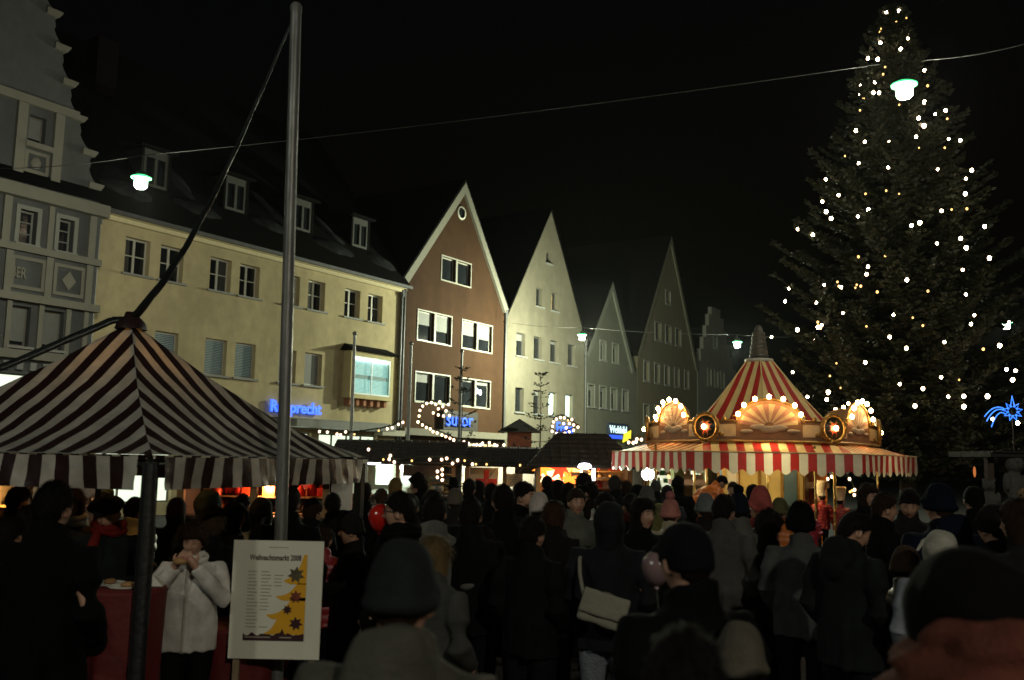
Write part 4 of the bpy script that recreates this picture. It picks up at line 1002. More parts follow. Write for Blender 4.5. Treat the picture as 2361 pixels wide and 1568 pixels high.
chain('light_chain','bulb garland hanging along the eave beneath the lit bay window','light chain',C1,"-58,1340 75,1430o 127,1427 137,1395 173,1453 330,1440d 490,1430 597,1430 643,1420 695,1465 740,1437 803,1440o 873,1472 905,1472d 1000,1473d 1300,1480d",23.7)
chain('light_chain','two short vertical bulb strings hanging from the hut eave','light chain',C4,"1410,270 1470,245 1470,310 1410,343 1470,378 1095,350d 1105,405d 1105,460d",23.6,path=[0],fuzz=False)
chain('light_ring','round light frame of warm bulbs around the small blue shop lettering','light figure',C3,"500,360 547,343 592,347 632,375d 677,365 697,427 747,453 697,487 647,507 597,523 547,540 503,525 452,500 457,443 467,393 583,412 647,412 613,460",27.,path=[0,1,2,3,5,6,7,8,9,10,11,12,13,14,0])
chain('light_chain','short bulb string between the star hut and the carousel boards','light chain',C3,"1325,627 1377,632 1408,620 1418,590 1470,595",22.5,fuzz=False)
chain('light_chain','few warm bulbs under the right half of the carousel awning','light chain',(3100,1800,3.136),"660,365 712,335 935,365 940,525d 965,510d 998,500 995,565 970,515d",22.2,path=[0,1,2,5],fuzz=False)
chain('light_chain','sparse amber bulbs above the bauble hut counter','light chain',(2500,1800,3.136),"620,225d 650,250 735,285 850,285 545,322d 615,310d 550,350d 618,352d 690,290d",23.8,path=[0,1,2,3],fuzz=False)
# ------------------------------------------------------------------ kiosk pillar with snowy cap near the white house
p=at(1197,1020,33.); kz=at(1197,972,33.).z
k=thing('kiosk','small red brick kiosk with a pale snowy pyramid roof in front of the white house','kiosk',(p.x,33.,0))
MB().box(-.42,-.42,0,.42,.42,p.z+.35).build('body', mat('kiosk_red',(.34,.10,.05),.8,.3,5), k)
MB()._add([(-.75,-.75,p.z+.35),(.75,-.75,p.z+.35),(.75,.75,p.z+.35),(-.75,.75,p.z+.35),(0,0,kz+.1)],[(0,1,4),(1,2,4),(2,3,4),(3,0,4),(3,2,1,0)],False).build('roof', mat('kiosk_roof',(.14,.15,.13),.8,.3), k)
MB().ell((-.35,-.70,p.z+.42),(.32,.1,.07),12,6).build('snow', M_snow, k)
# ------------------------------------------------------------------ right-hand stall with plush toys and the neon comet
sx=at(2262,1040,10.); st=thing('toy_stall','unlit toy stall with a metal roof edge at the right picture edge','market stall',(sx.x,10.,0))
zz=sx.z
MB().box(0,-.2,zz-.06,3.2,.75,zz).build('roof', M_hroof, st); MB().tube([(0,-.22,zz-.01),(3.2,-.22,zz-.03)],.009,6).build('roof_rail', M_dkpole, st)
for x in (.06,3.1): MB().box(x,0,0,x+.07,.07,zz-.06).build('post', M_wood, st)
MB().box(1.2,.7,0,3.2,.75,zz-.06).build('rear_wall', M_wood, st)
for i in range(5): MB().box(.13,.02+.004*(i%2),.05+i*.19,3.1,.05,.05+i*.19+.185).build('plank', M_wood, st)
MB().box(0,-.15,1.0,3.2,.4,1.05).build('counter', M_wood, st)
M_plush=mat('white_plush',(.09,.083,.072),.95,.25,14,.8,50); M_plush2=mat('tan_plush',(.22,.14,.07),.95,.25,14,.8,50)
def plush(x,y,Y,s,label,m,hang=True):
    p=at(x,y,Y); t=thing('plush_toy',label,'plush toy',p,random.uniform(-.5,.5),'plush toys of the stall',s)
    b=MB(); b.ell((0,0,0),(.10,.085,.13),14,10).ell((0,-.02,.19),(.085,.08,.08),14,10).ell((0,-.10,.175),(.035,.03,.028),10,7)
    for sx_ in (-1,1): b.ell((sx_*.065,-.01,.265),(.032,.02,.032),8,6).ell((sx_*.11,-.04,.03),(.035,.035,.085),10,8).ell((sx_*.06,-.06,-.13),(.042,.05,.075),10,8)
    put('body', remesh(b,.014,2), t).data.materials.append(m)
    e=MB()
    for sx_ in (-1,1): e.ell((sx_*.03,-.094,.205),(.009,.006,.009),6,5)
    e.ell((0,-.13,.18),(.013,.008,.01),6,5); e.build('face', M_dkpole, t)
    if hang: MB().tube([(0,0,.26),(0,0,(zz-.05-p.z)/s)],.004,4).build('cord', M_dkpole, t)
plush(2338,1118,9.9,1.15,'white plush bear hanging under the toy stall roof at the right edge',M_plush)
plush(2281,1152,9.9,.75,'small white plush bear hanging left of the larger white one',M_plush)
plush(2352,1185,9.9,1.1,'tan plush bear hanging at the extreme right edge',M_plush2)
p=at(2247,1088,10.4); b=MB().ell((0,0,0),(.016,.014,.06),8,8); tag(b.build('orange_lantern', mat('orange_glow',(.6,.2,.05),.5,.4,12,emit=(1,.3,.08),es=.5),None,p),'tiny orange lantern hanging at the left post of the toy stall','lantern')
M_bneon=mat('blue_led_tube',(.05,.15,.7),.4,0,emit=(.04,.22,1.0),es=1.8)
p=at(2335,948,21.); cm=thing('comet_star','blue light tube comet star shining beside the fir at the right edge','light figure',p,scale=.85)
b=MB(); N=9
for i in range(N):
    t=math.pi/2+2*math.pi*i/N; r0,r1=.10,(.40 if i==0 else .26); d=Vector((math.cos(t),0,math.sin(t))); s=Vector((-math.sin(t),0,math.cos(t)))
    b.tube([d*.1+s*.06,d*r1,d*.1-s*.06],.017,5)
b.build('star',M_bneon,cm)
tb=MB()
for k_,(dz,l) in enumerate(((.05,.55),(0,.5),(-.08,.38))):
    tb.tube([(-.2-l*t,0,dz+.16*t*(1-t)*4*.5-.35*t*t*(.6+.2*k_)) for t in [i/8 for i in range(9)]],.015,5)
tb.build('tail',M_bneon,cm)
MB().tube([(0,.03,0),(0,.03,-p.z)],.02,5).build('mast', M_dkpole, cm)
# ------------------------------------------------------------------ people
HZ=1.625   # head centre of the 1.75 m base figure
def head_dirs(nu,nv):
    D=[]
    for j in range(nv+1):
        ph=math.pi*j/nv
        for i in range(nu):
            t=2*math.pi*i/nu; D.append((math.sin(ph)*math.cos(t),math.sin(ph)*math.sin(t),-math.cos(ph)))
    return np.array(D)
def g(D,c,s): 
    c=np.array(c)/np.linalg.norm(c); return np.exp(-((D-c)**2).sum(1)/(2*s*s))
def head_pts(D):
    """face looks along +y"""
    n_=2.45; k=(np.abs(D)**n_).sum(1)**(-1/n_); k=np.where(D[:,2]>-.25,k,1+(k-1)*.55)[:,None]; D0=D; E=D*k; x,y,z=E[:,0],E[:,1],E[:,2]; low=np.clip(-z,0,1)
    P=np.stack([x*.071*(1-.34*low**1.6), y*.092*np.where(y<0,1-.30*low**1.5,1-.10*low**2), z*.118],1)
    P[:,1]+=np.where(y>0,-.008*(1-np.abs(x))*0,0)
    r=-.007*(g(D,(.40,.86,.10),.13)+g(D,(-.40,.86,.10),.13))+.007*g(D,(0,.93,.26),.22)+.005*(g(D,(.5,.75,-.2),.18)+g(D,(-.5,.75,-.2),.18))
    r+=.006*g(D,(0,.84,-.52),.12)+.012*g(D,(0,.62,-.80),.17)-.004*g(D,(0,.78,-.66),.07)-.004*g(D,(0,.88,-.43),.06)
    P+=D*r[:,None]
    nose=.030*g(D,(0,.97,-.20),.085)+.013*g(D,(0,.99,.0),.07)
    P[:,1]+=nose; P[:,2]-=.006*g(D,(0,.97,-.2),.09)
    return P
def grid_faces(nu,nv): return [(j*nu+i,j*nu+(i+1)%nu,(j+1)*nu+(i+1)%nu,(j+1)*nu+i) for j in range(nv) for i in range(nu)]
def head_into(mb,M):
    nu,nv=44,34; P=head_pts(head_dirs(nu,nv)); mb._add([M@Vector(p) for p in P],grid_faces(nu,nv),True)
    for s in (-1,1):
        E=Matrix.Translation((s*.076,-.008,-.008))@Matrix.Rotation(s*-.35,4,'Z'); mb.ell((0,0,0),(.011,.023,.034),10,8,None)
        k=11*8+0
        n=10*9
        for q in range(len(mb.v)-n,len(mb.v)): mb.v[q]=tuple(M@(E@Vector(mb.v[q])))
def hand_into(mb,wr,dirv,palm,side,curl=.5):
    """palm with four unequal bent fingers and a thumb"""
    d=Vector(dirv).normalized(); n=Vector(palm).normalized(); s=d.cross(n).normalized()*side; n=s.cross(d).normalized()*side
    mb.tube([wr-d*.02,wr+d*.03,wr+d*.085],[.026,.033,.030],10)
    for i,(l,o) in enumerate(((.066,.027),(.076,.009),(.070,-.009),(.054,-.026))):
        b=wr+d*.08+s*o; p=[b]; dd=d.copy(); seg=l/3
        for k in range(3):
            dd=(dd*math.cos(curl)+n*math.sin(curl)).normalized() if k else (dd+n*curl*.4).normalized(); p.append(p[-1]+dd*seg)
        mb.tube(p,[.0105,.010,.009,.007],7)
    t0=wr+d*.025+s*.028; t1=t0+(d*.6+s*.8+n*.25).normalized()*.035; t2=t1+(d*.9+s*.2+n*.35).normalized()*.032
    mb.tube([t0,t1,t2],[.014,.012,.009],7)
ARMS={ # right-hand side; elbow, wrist, hand direction, palm normal
 'pocket':((.265,-.07,1.15),(.22,.10,1.00),(-.25,.75,-.6),(-1,0,0)),
 'down':((.275,-.03,1.14),(.285,.03,.90),(0,.12,-1),(-1,0,0)),
 'mouth':((.285,.12,1.20),(.075,.215,1.455),(-.5,.1,.75),(-.3,-.8,.1)),
 'hold':((.285,-.01,1.15),(.13,.27,1.13),(-.75,.6,.15),(-.3,-.6,.6)),
 'reach':((.28,.10,1.22),(.17,.33,1.34),(-.2,.8,.5),(-.8,0,-.2)),
 'walk':((.27,-.12,1.16),(.24,-.05,.92),(0,.2,-1),(-1,0,0)),
}
def arms(a):
    if '+' in a: l,r=a.split('+')
    else: l=r=a
    return ((-1,ARMS[l]),(1,ARMS[r]))
def legs(st):
    return [(-1,.06 if st else 0.),(1,-.10 if st else 0.)]
def mirror(p,s): return Vector((p[0]*s,p[1],p[2]))
def head_M(pitch,yaw,hs=1.):
    piv=Matrix.Translation((0,-.01,1.53)); return piv@Matrix.Rotation(-yaw,4,'Z')@Matrix.Rotation(pitch,4,'X')@Matrix.Scale(hs,4)@Matrix.Translation((0,.018,HZ-1.53))
_cache={}
def bend_mesh(me,ang):
    """lean the figure forward from the hips"""
    if not ang: return me
    for v in me.vertices:
        f=min(1,max(0,(v.co.z-.86)/.30)); a=ang*f
        if f>0:
            q=Vector((v.co.x,v.co.y,v.co.z-.93)); q.rotate(Matrix.Rotation(-a,3,'X')); v.co=(q.x,q.y,q.z+.93)
    return me
def body_mesh(arm,pitch,yaw,stride,hs,bend):
    key=('b',arm,pitch,yaw,stride,hs,bend)
    if key in _cache: return _cache[key]
    mb=MB(); Mh=head_M(pitch,yaw,hs)
    mb.loft([(0,0,.86,.15,.10),(0,0,.92,.165,.115),(0,.0,1.02,.145,.10),(0,.0,1.12,.14,.095),(0,.0,1.27,.165,.11),(0,-.005,1.36,.170,.100),(0,-.01,1.42,.12,.08),(0,-.01,1.465,.065,.058)],18)
    mb.tube([(0,-.015,1.42),(0,-.008,1.50),Mh@Vector((0,-.02,-.05))],[.066,.056,.055],12)
    head_into(mb,Mh)
    for s,(e,w,hd,pn) in arms(arm):
        sh=mirror((.172,-.01,1.395),s); e=mirror(e,s); w=mirror(w,s)
        mb.tube([mirror((.10,-.01,1.39),s),sh,sh.lerp(e,.5),e,e.lerp(w,.4),w],[.05,.055,.047,.040,.040,.027],10)
        hand_into(mb,w,mirror(hd,s),mirror(pn,s),s,.45 if arm!='mouth' else .75)
    for s,dy in legs(stride):
        mb.tube([(s*.09,0,.92),(s*.10,.01+dy*.5,.70),(s*.10,.012+dy,.48),(s*.105,-.005+dy*1.5-(.05 if dy<0 else 0),.30),(s*.105,-.02+dy*1.9,.09)],[.085,.078,.055,.055,.036],12)
        mb.tube([(s*.105,-.05+dy*1.9,.045),(s*.108,.05+dy*1.9,.045),(s*.112,.14+dy*1.9,.035)],[.04,.042,.03],8)
    me=remesh(mb,.0085,1); Mi=Mh.inverted()
    for m in (M_skin,M_lip,M_eye,M_brow): me.materials.append(m)
    mi=np.zeros(len(me.polygons),dtype=np.int32)
    for p in me.polygons:
        if p.center.z>1.35:
            c=Mi@p.center
            if c.y>.055:
                if abs(c.x)<.026 and -.070<c.z<-.052: mi[p.index]=1
                elif .022<abs(c.x)<.041 and .004<c.z<.014: mi[p.index]=2
                elif .018<abs(c.x)<.048 and .027<c.z<.034: mi[p.index]=3
    me.polygons.foreach_set('material_index',mi); bend_mesh(me,bend); _cache[key]=me; return me
def displace(me,amp,fr,seed=0,quilt=0.,fold=0.):
    me.update(); nr=[v.normal.copy() for v in me.vertices]
    for v,n in zip(me.vertices,nr):
        c=v.co; d=amp*noise.noise((c.x*fr+seed,c.y*fr,c.z*fr*.6))+amp*.5*noise.noise((c.x*fr*2.3,c.y*fr*2.3+seed,c.z*fr*1.1))
        if quilt and c.z<1.47: d+=quilt*(abs(math.sin(c.z*math.pi/.085+.4*math.sin(c.x*9)))**.6-.6)
        if fold: d+=fold*noise.noise((math.atan2(c.y,c.x)*3.0+seed,c.z*1.2,seed))*min(1,max(0,(1.35-c.z)*2))
        v.co=c+n*d
def coat_mesh(arm,kind,bend=0.):
    """kind: jacket, long, puffer, hooded (hood lying on the back)"""
    key=('c',arm,kind,bend)
    if key in _cache: return _cache[key]
    mb=MB(); P=.022 if kind=='puffer' else 0.; hem={'jacket':.80,'long':.48,'puffer':.80,'hooded':.78,'cloak':.35}[kind]
    R=[(0,0,hem,.215+.06*(.8-hem)+P,.155+.06*(.8-hem)+P),(0,0,hem+.02,.218+.06*(.8-hem)+P,.158+.06*(.8-hem)+P),(0,0,.92,.212+P,.152+P),(0,.0,1.08,.198+P,.142+P),(0,.0,1.24,.205+P,.145+P),(0,-.005,1.36,.218+P*.7,.135+P),(0,-.012,1.42,.195+P*.5,.118+P*.6),(0,-.016,1.465,.128,.098),(0,-.018,1.49,.092,.092),(0,-.020,1.545,.088,.092)]
    mb.loft(R,26)
    for s,(e,w,hd,pn) in arms(arm):
        sh=mirror((.190,-.012,1.405),s); e=mirror(e,s); w=mirror(w,s)
        mb.tube([mirror((.11,-.012,1.40),s),sh,sh.lerp(e,.5),e,e.lerp(w,.5),e.lerp(w,.97)],[.07,.083+P*.5,.078+P*.7,.070+P*.5,.064+P*.5,.052+P*.3],14)
        if 'pocket' in arm: mb.ell(w+mirror((-.03,.03,-.03),s),(.06,.06,.07),10,8)
    if kind=='hooded':
        mb.ell((0,-.115,1.455),(.125,.070,.085),16,10); mb.ell((0,-.145,1.40),(.085,.055,.09),14,10)
    me=remesh(mb,.013,2); displace(me,.016,7.,len(kind),quilt=.011 if kind=='puffer' else 0.,fold=.026 if kind in('long','cloak') else .018); me.update()
    for v in me.vertices:
        if v.co.z>1.47 and abs(v.co.x)<.15: v.co.z-=v.co.y*.42*min(1,(v.co.z-1.47)/.04)
    bend_mesh(me,bend); me.materials.append(None); me.polygons.foreach_set('use_smooth',[True]*len(me.polygons)); _cache[key]=me; return me
def trouser_mesh(stride,bend=0.):
    key=('t',stride)
    if key in _cache: return _cache[key]
    mb=MB(); mb.loft([(0,0,.80,.17,.12),(0,0,.88,.185,.13),(0,0,.99,.17,.12)],18)
    for s,dy in legs(stride):
        mb.tube([(s*.085,0,.90),(s*.10,.008+dy*.5,.70),(s*.10,.01+dy,.48),(s*.105,-.008+dy*1.5-(.05 if dy<0 else 0),.28),(s*.105,-.015+dy*1.9,.065)],[.105,.095,.076,.074,.070],14)
    me=remesh(mb,.014,2); displace(me,.009,9.,3); me.materials.append(None); me.polygons.foreach_set('use_smooth',[True]*len(me.polygons)); _cache[key]=me; return me
def shoe_mesh():
    if 'shoe' in _cache: return _cache['shoe']
    mb=MB(); 
    rings=[(-.085,.030,.06),(-.06,.040,.075),(0,.042,.08),(.06,.046,.062),(.12,.048,.048),(.165,.034,.035),(.18,.015,.02)]; vs=[];n=12
    for y,w,h in rings:
        for i in range(n): t=2*math.pi*i/n; vs.append((w*math.cos(t),y,max(.002,.04+ (h-.03 if math.sin(t)>0 else .04)*math.sin(t))))
    mb._add(vs,[(j*n+i,(j+1)*n+i,(j+1)*n+(i+1)%n,j*n+(i+1)%n) for j in range(len(rings)-1) for i in range(n)],True)
    mb._add(vs[:n],[tuple(range(n))]); mb._add(vs[-n:],[tuple(range(n-1,-1,-1))])
    me=mb.mesh('shoe',[None]); _cache['shoe']=me; return me
def sm(a,b,x): t=np.clip((x-a)/(b-a),0,1); return t*t*(3-2*t)
def head_shell(kind,seed=0):
    key=('h',kind,seed)
    if key in _cache: return _cache[key]
    nu,nv=48,40; D=head_dirs(nu,nv); P=head_pts(D); x,y,z=D[:,0],D[:,1],D[:,2]; mi=None
    nz=np.array([noise.noise((p[0]*60+seed,p[1]*60,p[2]*22)) for p in P]); nb=np.array([noise.noise((p[0]*16,p[1]*16+seed,p[2]*16)) for p in P])
    front=sm(.1,.75,y); line=.42*front-.40*(1-front)-.18*sm(.5,.95,-y)+.42*np.exp(-((np.abs(x)-.98)**2)/.02)*(y>-.5)
    def shell(off,mask,inn=-.014): return P+D*((off*mask+inn*(1-mask))[:,None])
    extra=None
    if kind=='short': Q=shell(.014+.007*np.abs(nz)+.006*nb,sm(-.10,.06,z-line-.0))
    elif kind=='thin': Q=shell(.006+.002*nz,sm(-.12,.1,z-line-.05*front))
    elif kind=='curly': Q=shell(.036+.016*nz+.016*nb,sm(-.14,.04,z-line+.18*(1-front)))
    elif kind in('long','bob'):
        m=sm(-.12,.04,z-line+.75*(1-sm(.15,.55,y))); Q=shell(.022+.005*nz+.004*nb,m)
        dz={'long':.20,'bob':.05}[kind]; back=(1-sm(-.1,.42,y))*sm(.0,.8,-z); Q[:,2]-=dz*back*sm(0,.9,-z)*1.2; Q[:,0]*=1+.28*back; Q[:,1]=np.where(back>.3,Q[:,1]*1.0-.014*back,Q[:,1])
    elif kind in('beanie','bobble','ribbed','earflap','cone'):
        fl=.12*front-.16*(1-front); 
        if kind=='earflap': fl=fl-.45*np.exp(-((np.abs(x)-1)**2)/.06)
        m=sm(-.06,.02,z-fl); az=np.arctan2(y,x)
        brim=np.exp(-((z-fl-.12)/.13)**4)
        Q=shell(.014+.011*brim+.0035*np.abs(np.sin(az*17+(kind=='beanie')*.5))+.005*nb,m); Q[:,2]+=(.018 if kind!='cone' else .075)*sm(.45,1,z)
    elif kind=='hood':
        face=np.exp(-((D-np.array([0,.98,-.12])/.987)**2).sum(1)/.14); m=1-sm(.30,.62,face); Q=shell(.036+.010*nb,m,-.02)
        nk=sm(.3,.95,-z); Q[:,2]-=.06*nk*m; Q[:,0]*=1+.35*nk*m; Q[:,1]-=.035*nk*m*(y<.3)+.02*m*sm(.2,.9,-y)
    elif kind=='fur':
        fl=.22*front-.22*(1-front); m=sm(-.08,.03,z-fl); Q=shell(.038+.012*nz+.010*nb,m); Q[:,2]+=.02*sm(.4,1,z)
    elif kind=='cap':
        fl=.22*front-.18*(1-front); m=sm(-.05,.03,z-fl); Q=shell(.014+.002*nb,m)
        vis=np.exp(-((z-.26)/.07)**2)*sm(.5,.85,y); Q[:,1]+=.062*vis; Q[:,2]-=.012*vis
    elif kind=='beret':
        m=sm(.05,.16,z-.10*front); Q=shell(.012,m); w=sm(.15,.45,z)*(1-sm(.75,1,z)); Q[:,0]*=1+.52*w; Q[:,1]*=1+.42*w; Q[:,2]-=.012*sm(.3,1,z); Q[:,0]+=.012*w
    elif kind in('brim','tallhat'):
        m=sm(.10,.18,z); Q=shell(.012,m); 
        if kind=='brim':
            w=np.exp(-((z-.24)/.055)**2); Q[:,0]*=1+.75*w; Q[:,1]*=1+.75*w; Q[:,2]+=.055*sm(.45,.8,z)-.02*sm(.85,1,z)*np.exp(-(x/.25)**2)
        else:
            Q[:,2]+=.20*sm(.20,.75,z)-.045*sm(.8,1,z); w=sm(.3,.85,z); Q[:,0]*=1+1.0*w; Q[:,1]*=1+.9*w; Q+=D*(.006*np.sin(z*40))[:,None]*m[:,None]
    mb=MB(); mb._add([Vector(p) for p in Q],grid_faces(nu,nv),True)
    if kind in('short','curly','long','bob','fur'):
        rr=random.Random(seed+len(kind)); lift={'short':.35,'curly':.9,'long':.10,'bob':.16,'fur':.55}[kind]; ln={'short':.030,'curly':.034,'long':.085,'bob':.05,'fur':.03}[kind]
        vis=[i for i in range(len(Q)) if np.linalg.norm(Q[i])>np.linalg.norm(P[i])+.006]
        for k in range(900):
            q=Vector(Q[rr.choice(vis)]); o_=q.normalized(); dn=Vector((rr.gauss(0,.35),rr.gauss(-.15,.35),-1)); dn=(dn-o_*dn.dot(o_)).normalized()
            if kind in('curly','fur'): dn=Vector((rr.gauss(0,1),rr.gauss(0,1),rr.gauss(0,1)))
            t_=(dn+o_*(lift*rr.uniform(.2,1))).normalized(); s_=t_.cross(o_+Vector((.01,.02,.03))).normalized()*.0035; L_=ln*rr.uniform(.5,1.2); q=q+Vector((rr.gauss(0,.004),rr.gauss(0,.004),rr.gauss(0,.004)))
            mb._add([q-s_,q+s_,q+t_*L_],[(0,1,2)],False)
    me=mb.mesh('hair' if kind in('short','thin','curly','long','bob') else 'hat',[None]); _cache[key]=me; return me
def pom_mesh(r=.042):
    k=('pom',r)
    if k in _cache: return _cache[k]
    mb=MB().ell((0,0,0),(r,r,r),18,14); mb.v=[tuple(Vector(p)*(1+.35*abs(noise.noise(Vector(p)*90)))) for p in mb.v]; _cache[k]=mb.mesh('pompom',[None]); return _cache[k]
def scarf_mesh():
    if 'scarf' in _cache: return _cache['scarf']
    mb=MB(); 
    for q in range(2):
        P=[(.092*math.cos(t),-.012+.098*math.sin(t),1.495+.034*q+.012*math.sin(2*t+q)) for t in [2*math.pi*i/24 for i in range(25)]]; mb.tube(P,[.030+.005*math.sin(i*1.7+q) for i in range(25)],10)
    mb.tube([(.04,.105,1.49),(.055,.155,1.40),(.06,.165,1.26),(.06,.165,1.16)],[.03,.036,.036,.03],8)
    _cache['scarf']=mb.mesh('scarf',[None]); return _cache['scarf']
def shawl_mesh():
    mb=MB(); n=64; vs=[]; K=16
    for k in range(K+1):
        f=k/K; z=1.585-.30*f; rx=.115+.20*f**.8; ry=.115+.10*f**.7
        for i in range(n):
            a=2*math.pi*i/n; w=noise.noise((math.cos(a)*2,math.sin(a)*2,f*5))*.03+noise.noise((math.cos(a)*1.2+5,math.sin(a)*1.2,f*14))*.022+.012*math.sin(f*22+3*math.sin(a))
            vs.append(((rx+w)*math.cos(a),-.015+(ry+w)*math.sin(a)-.03*(1-f),z+.02*noise.noise((a,f*3,1))-.35*math.sin(a)*.05*(1-f)))
    mb._add(vs,[((k+1)*n+i,(k+1)*n+(i+1)%n,k*n+(i+1)%n,k*n+i) for k in range(K) for i in range(n)],True)
    return mb.mesh('shawl',[None])
def glasses_mesh():
    if 'gl' in _cache: return _cache['gl']
    mb=MB()
    for s in (-1,1):
        mb.tube([(s*.034+.022*math.cos(t),.094,.008+.017*math.sin(t)) for t in [2*math.pi*i/14 for i in range(15)]],.0028,5); mb.tube([(s*.056,.092,.012),(s*.078,.04,.010),(s*.084,-.03,.0)],.0025,5)
    mb.tube([(-.012,.097,.01),(.012,.097,.01)],.0028,5); _cache['gl']=mb.mesh('glasses',[M_dkpole]); return _cache['gl']
M_skin=mat('skin',(.42,.235,.155),.5,.14,12,.08,60); M_lip=mat('lips',(.33,.11,.09),.4,.1,30); M_eye=mat('eyes',(.16,.12,.10),.2,.5,60); M_brow=mat('brows',(.14,.08,.055),.8,.2,60)
def cloth(c,kind='wool'):
    l=max(c); c=tuple(v*(.28 if l<.07 else .58 if l<.25 else .9) for v in c) if kind!='hair' else tuple(v*.45 for v in c)
    n='%s_%03d_%03d_%03d'%(kind,*[int(v*999) for v in c])
    r={'wool':.9,'puffer':.42,'knit':.95,'hair':.72,'leather':.4,'denim':.85}[kind]
    return mat('cloth_'+n,c,r,.30 if kind in('wool','knit') else .22,{'hair':18}.get(kind,7.),.55 if kind!='puffer' else .2,{'knit':95,'hair':60,'wool':130}.get(kind,60),stretch=(3,3,.35) if kind=='hair' else None,spec=.5 if kind in('puffer','leather') else .07)
def setmat(o,m):
    for s in o.material_slots: s.link='OBJECT'; s.material=m
    return o
BLK=(.012,.012,.013); DK=(.022,.022,.025); NAVY=(.012,.017,.035); GRY=(.10,.105,.11); LGR=(.22,.22,.215); CRM=(.42,.38,.30); BRN=(.05,.03,.02); SLATE=(.05,.062,.065); OLV=(.05,.05,.03); WHT=(.55,.55,.53); RED=(.22,.02,.02); TEAL=(.02,.07,.09)
H_DK=(.018,.013,.010); H_BR=(.055,.030,.016); H_BL=(.30,.20,.09); H_GR=(.16,.15,.14)
def person(x,yt,Y,face,label,coat=BLK,kind='jacket',arm='pocket',head='short',hc=H_DK,pants=(.02,.022,.03),h=None,pitch=0,yaw=0,stride=False,bend=0.,scarf=None,glasses=False,pom=None,mk='wool',hk=None,hs=1.,base=0.,group=None,sz=1.,shawl=None):
    top=at(x,yt,Y); Hh=(top.z-base) if h is None else h
    extra={'bobble':.06,'beanie':.02,'ribbed':.02,'cone':.08,'hood':.03,'fur':.045,'tallhat':.16,'brim':.05,'curly':.03,'cap':.015,'beret':.01}.get(head,.012)
    if bend: Hn=h
    Hn=Hh/(1.53+hs*(.213+extra)) if not bend else h/1.75
    t=thing('person',label,'person',(top.x,Y,base),R_(-face),group,Hn)
    p_,y_=R_(pitch),R_(yaw)
    put('body',body_mesh(arm,p_,y_,stride,hs,bend),t)
    setmat(put('coat',coat_mesh(arm,kind,bend),t),cloth(coat,mk if kind!='puffer' else 'puffer'))
    setmat(put('trousers',trouser_mesh(stride),t),cloth(pants,'denim'))
    for s,dy in legs(stride): setmat(put('shoe',shoe_mesh(),t,(s*.106,dy*1.9,0)),cloth(BLK,'leather'))
    Mh=head_M(p_,y_,hs)
    if bend: Mh=Matrix.Translation((0,0,.93))@Matrix.Rotation(-bend,4,'X')@Matrix.Translation((0,0,-.93))@Mh
    hk=hk or ('hair' if head in('short','thin','curly','long','bob') else 'knit' if head in('beanie','bobble','ribbed','earflap','cone') else 'wool')
    def hp(me,m,M=Matrix()):
        o=put(me.name.split('.')[0],me,t); o.matrix_local=Mh@M; setmat(o,m); return o
    if head not in('short','thin','curly','long','bob','none'):
        if head not in('hood',): hp(head_shell('thin'),cloth(H_DK if int(x)%3 else H_BR,'hair'))
        o=hp(head_shell(head),cloth(hc,hk))
    elif head!='none': o=hp(head_shell(head,int(x)%3),cloth(hc,hk))
    if pom: 
        q=put('pompom',pom_mesh(),o,(0,-.005,.175 if head!='beret' else .145)); setmat(q,cloth(pom,'knit'))
    if scarf:
        o_=setmat(put('scarf',scarf_mesh(),t),cloth(scarf,'knit'))
        if sz!=1: o_.scale=(sz,sz,1.25); o_.location=(0,0,-.30)
    if shawl: o_=setmat(put('shawl',shawl_mesh(),t,(0,-.02,.085)),cloth(shawl,'knit')); o_.scale=(.98,1.2,1.)
    if glasses: o=put('glasses',glasses_mesh(),t); o.matrix_local=Mh
    return t
P=person
AW_,RT,TW,LF=0,90,180,-90
# --- foreground
P(930,1256,2.45,8,'person in pale grey jacket and dark grey knitted cap, large in the bottom centre',(.13,.125,.10),'hooded',head='beanie',hc=(.055,.066,.069))
P(1583,1204,3.3,-25,'broad person in black coat and dark cap, seen from behind beside the pinkish balloon',BLK,head='cap',hc=(.015,.018,.022),h=None)
P(1582,1455,2.05,0,'lowest dark haired head at the bottom edge, in front of the black coat',DK,head='short',hc=H_DK)
P(1706,1443,3.1,10,'child in pale beige knitted cap at the bottom edge beside the lowest head',(.08,.08,.08),head='beanie',hc=(.15,.135,.105),hs=1.12)
P(2235,1268,2.2,-12,'person in a big black hood and rust shawl in the bottom right corner',(.30,.085,.055),'hooded',head='hood',hc=(.016,.015,.014),scarf=None,hs=1.16,shawl=(.20,.065,.045))
# --- middle distance, centre
P(1003,1143,6.8,5,'dark haired person in light grey hooded jacket behind the large grey cap',(.24,.235,.21),'hooded',head='short')
P(1002,1240,5.2,35,'blond person with long loose hair half hidden behind the large grey cap',(.10,.10,.09),head='long',hc=H_BL)
P(926,1136,6.3,-82,'dark haired person with glasses in profile right before the red balloon',BLK,head='short',glasses=True,scarf=(.015,.015,.018))
P(1160,1119,7.6,-12,'tall person in long black coat seen from behind in the picture centre',BLK,'long',head='short',hc=H_DK)
P(1085,1150,6.8,5,'person in black jacket with short dark hair, left of the tall black coat',DK,head='short',hc=H_DK)
P(1206,1112,8.6,98,'smiling dark haired person in profile facing right, behind the tall black coat',BLK,head='short',hc=H_DK,yaw=10)
P(1243,1140,8.2,8,'person in white and pink flowered knitted hat behind the crowd centre',(.06,.04,.045),head='earflap',hc=(.50,.44,.40))
P(1328,1128,9.0,172,'person with short hair and bare lit face looking towards the camera, grey jacket',(.17,.18,.15),'jacket',head='short',hc=H_BR,yaw=-8)
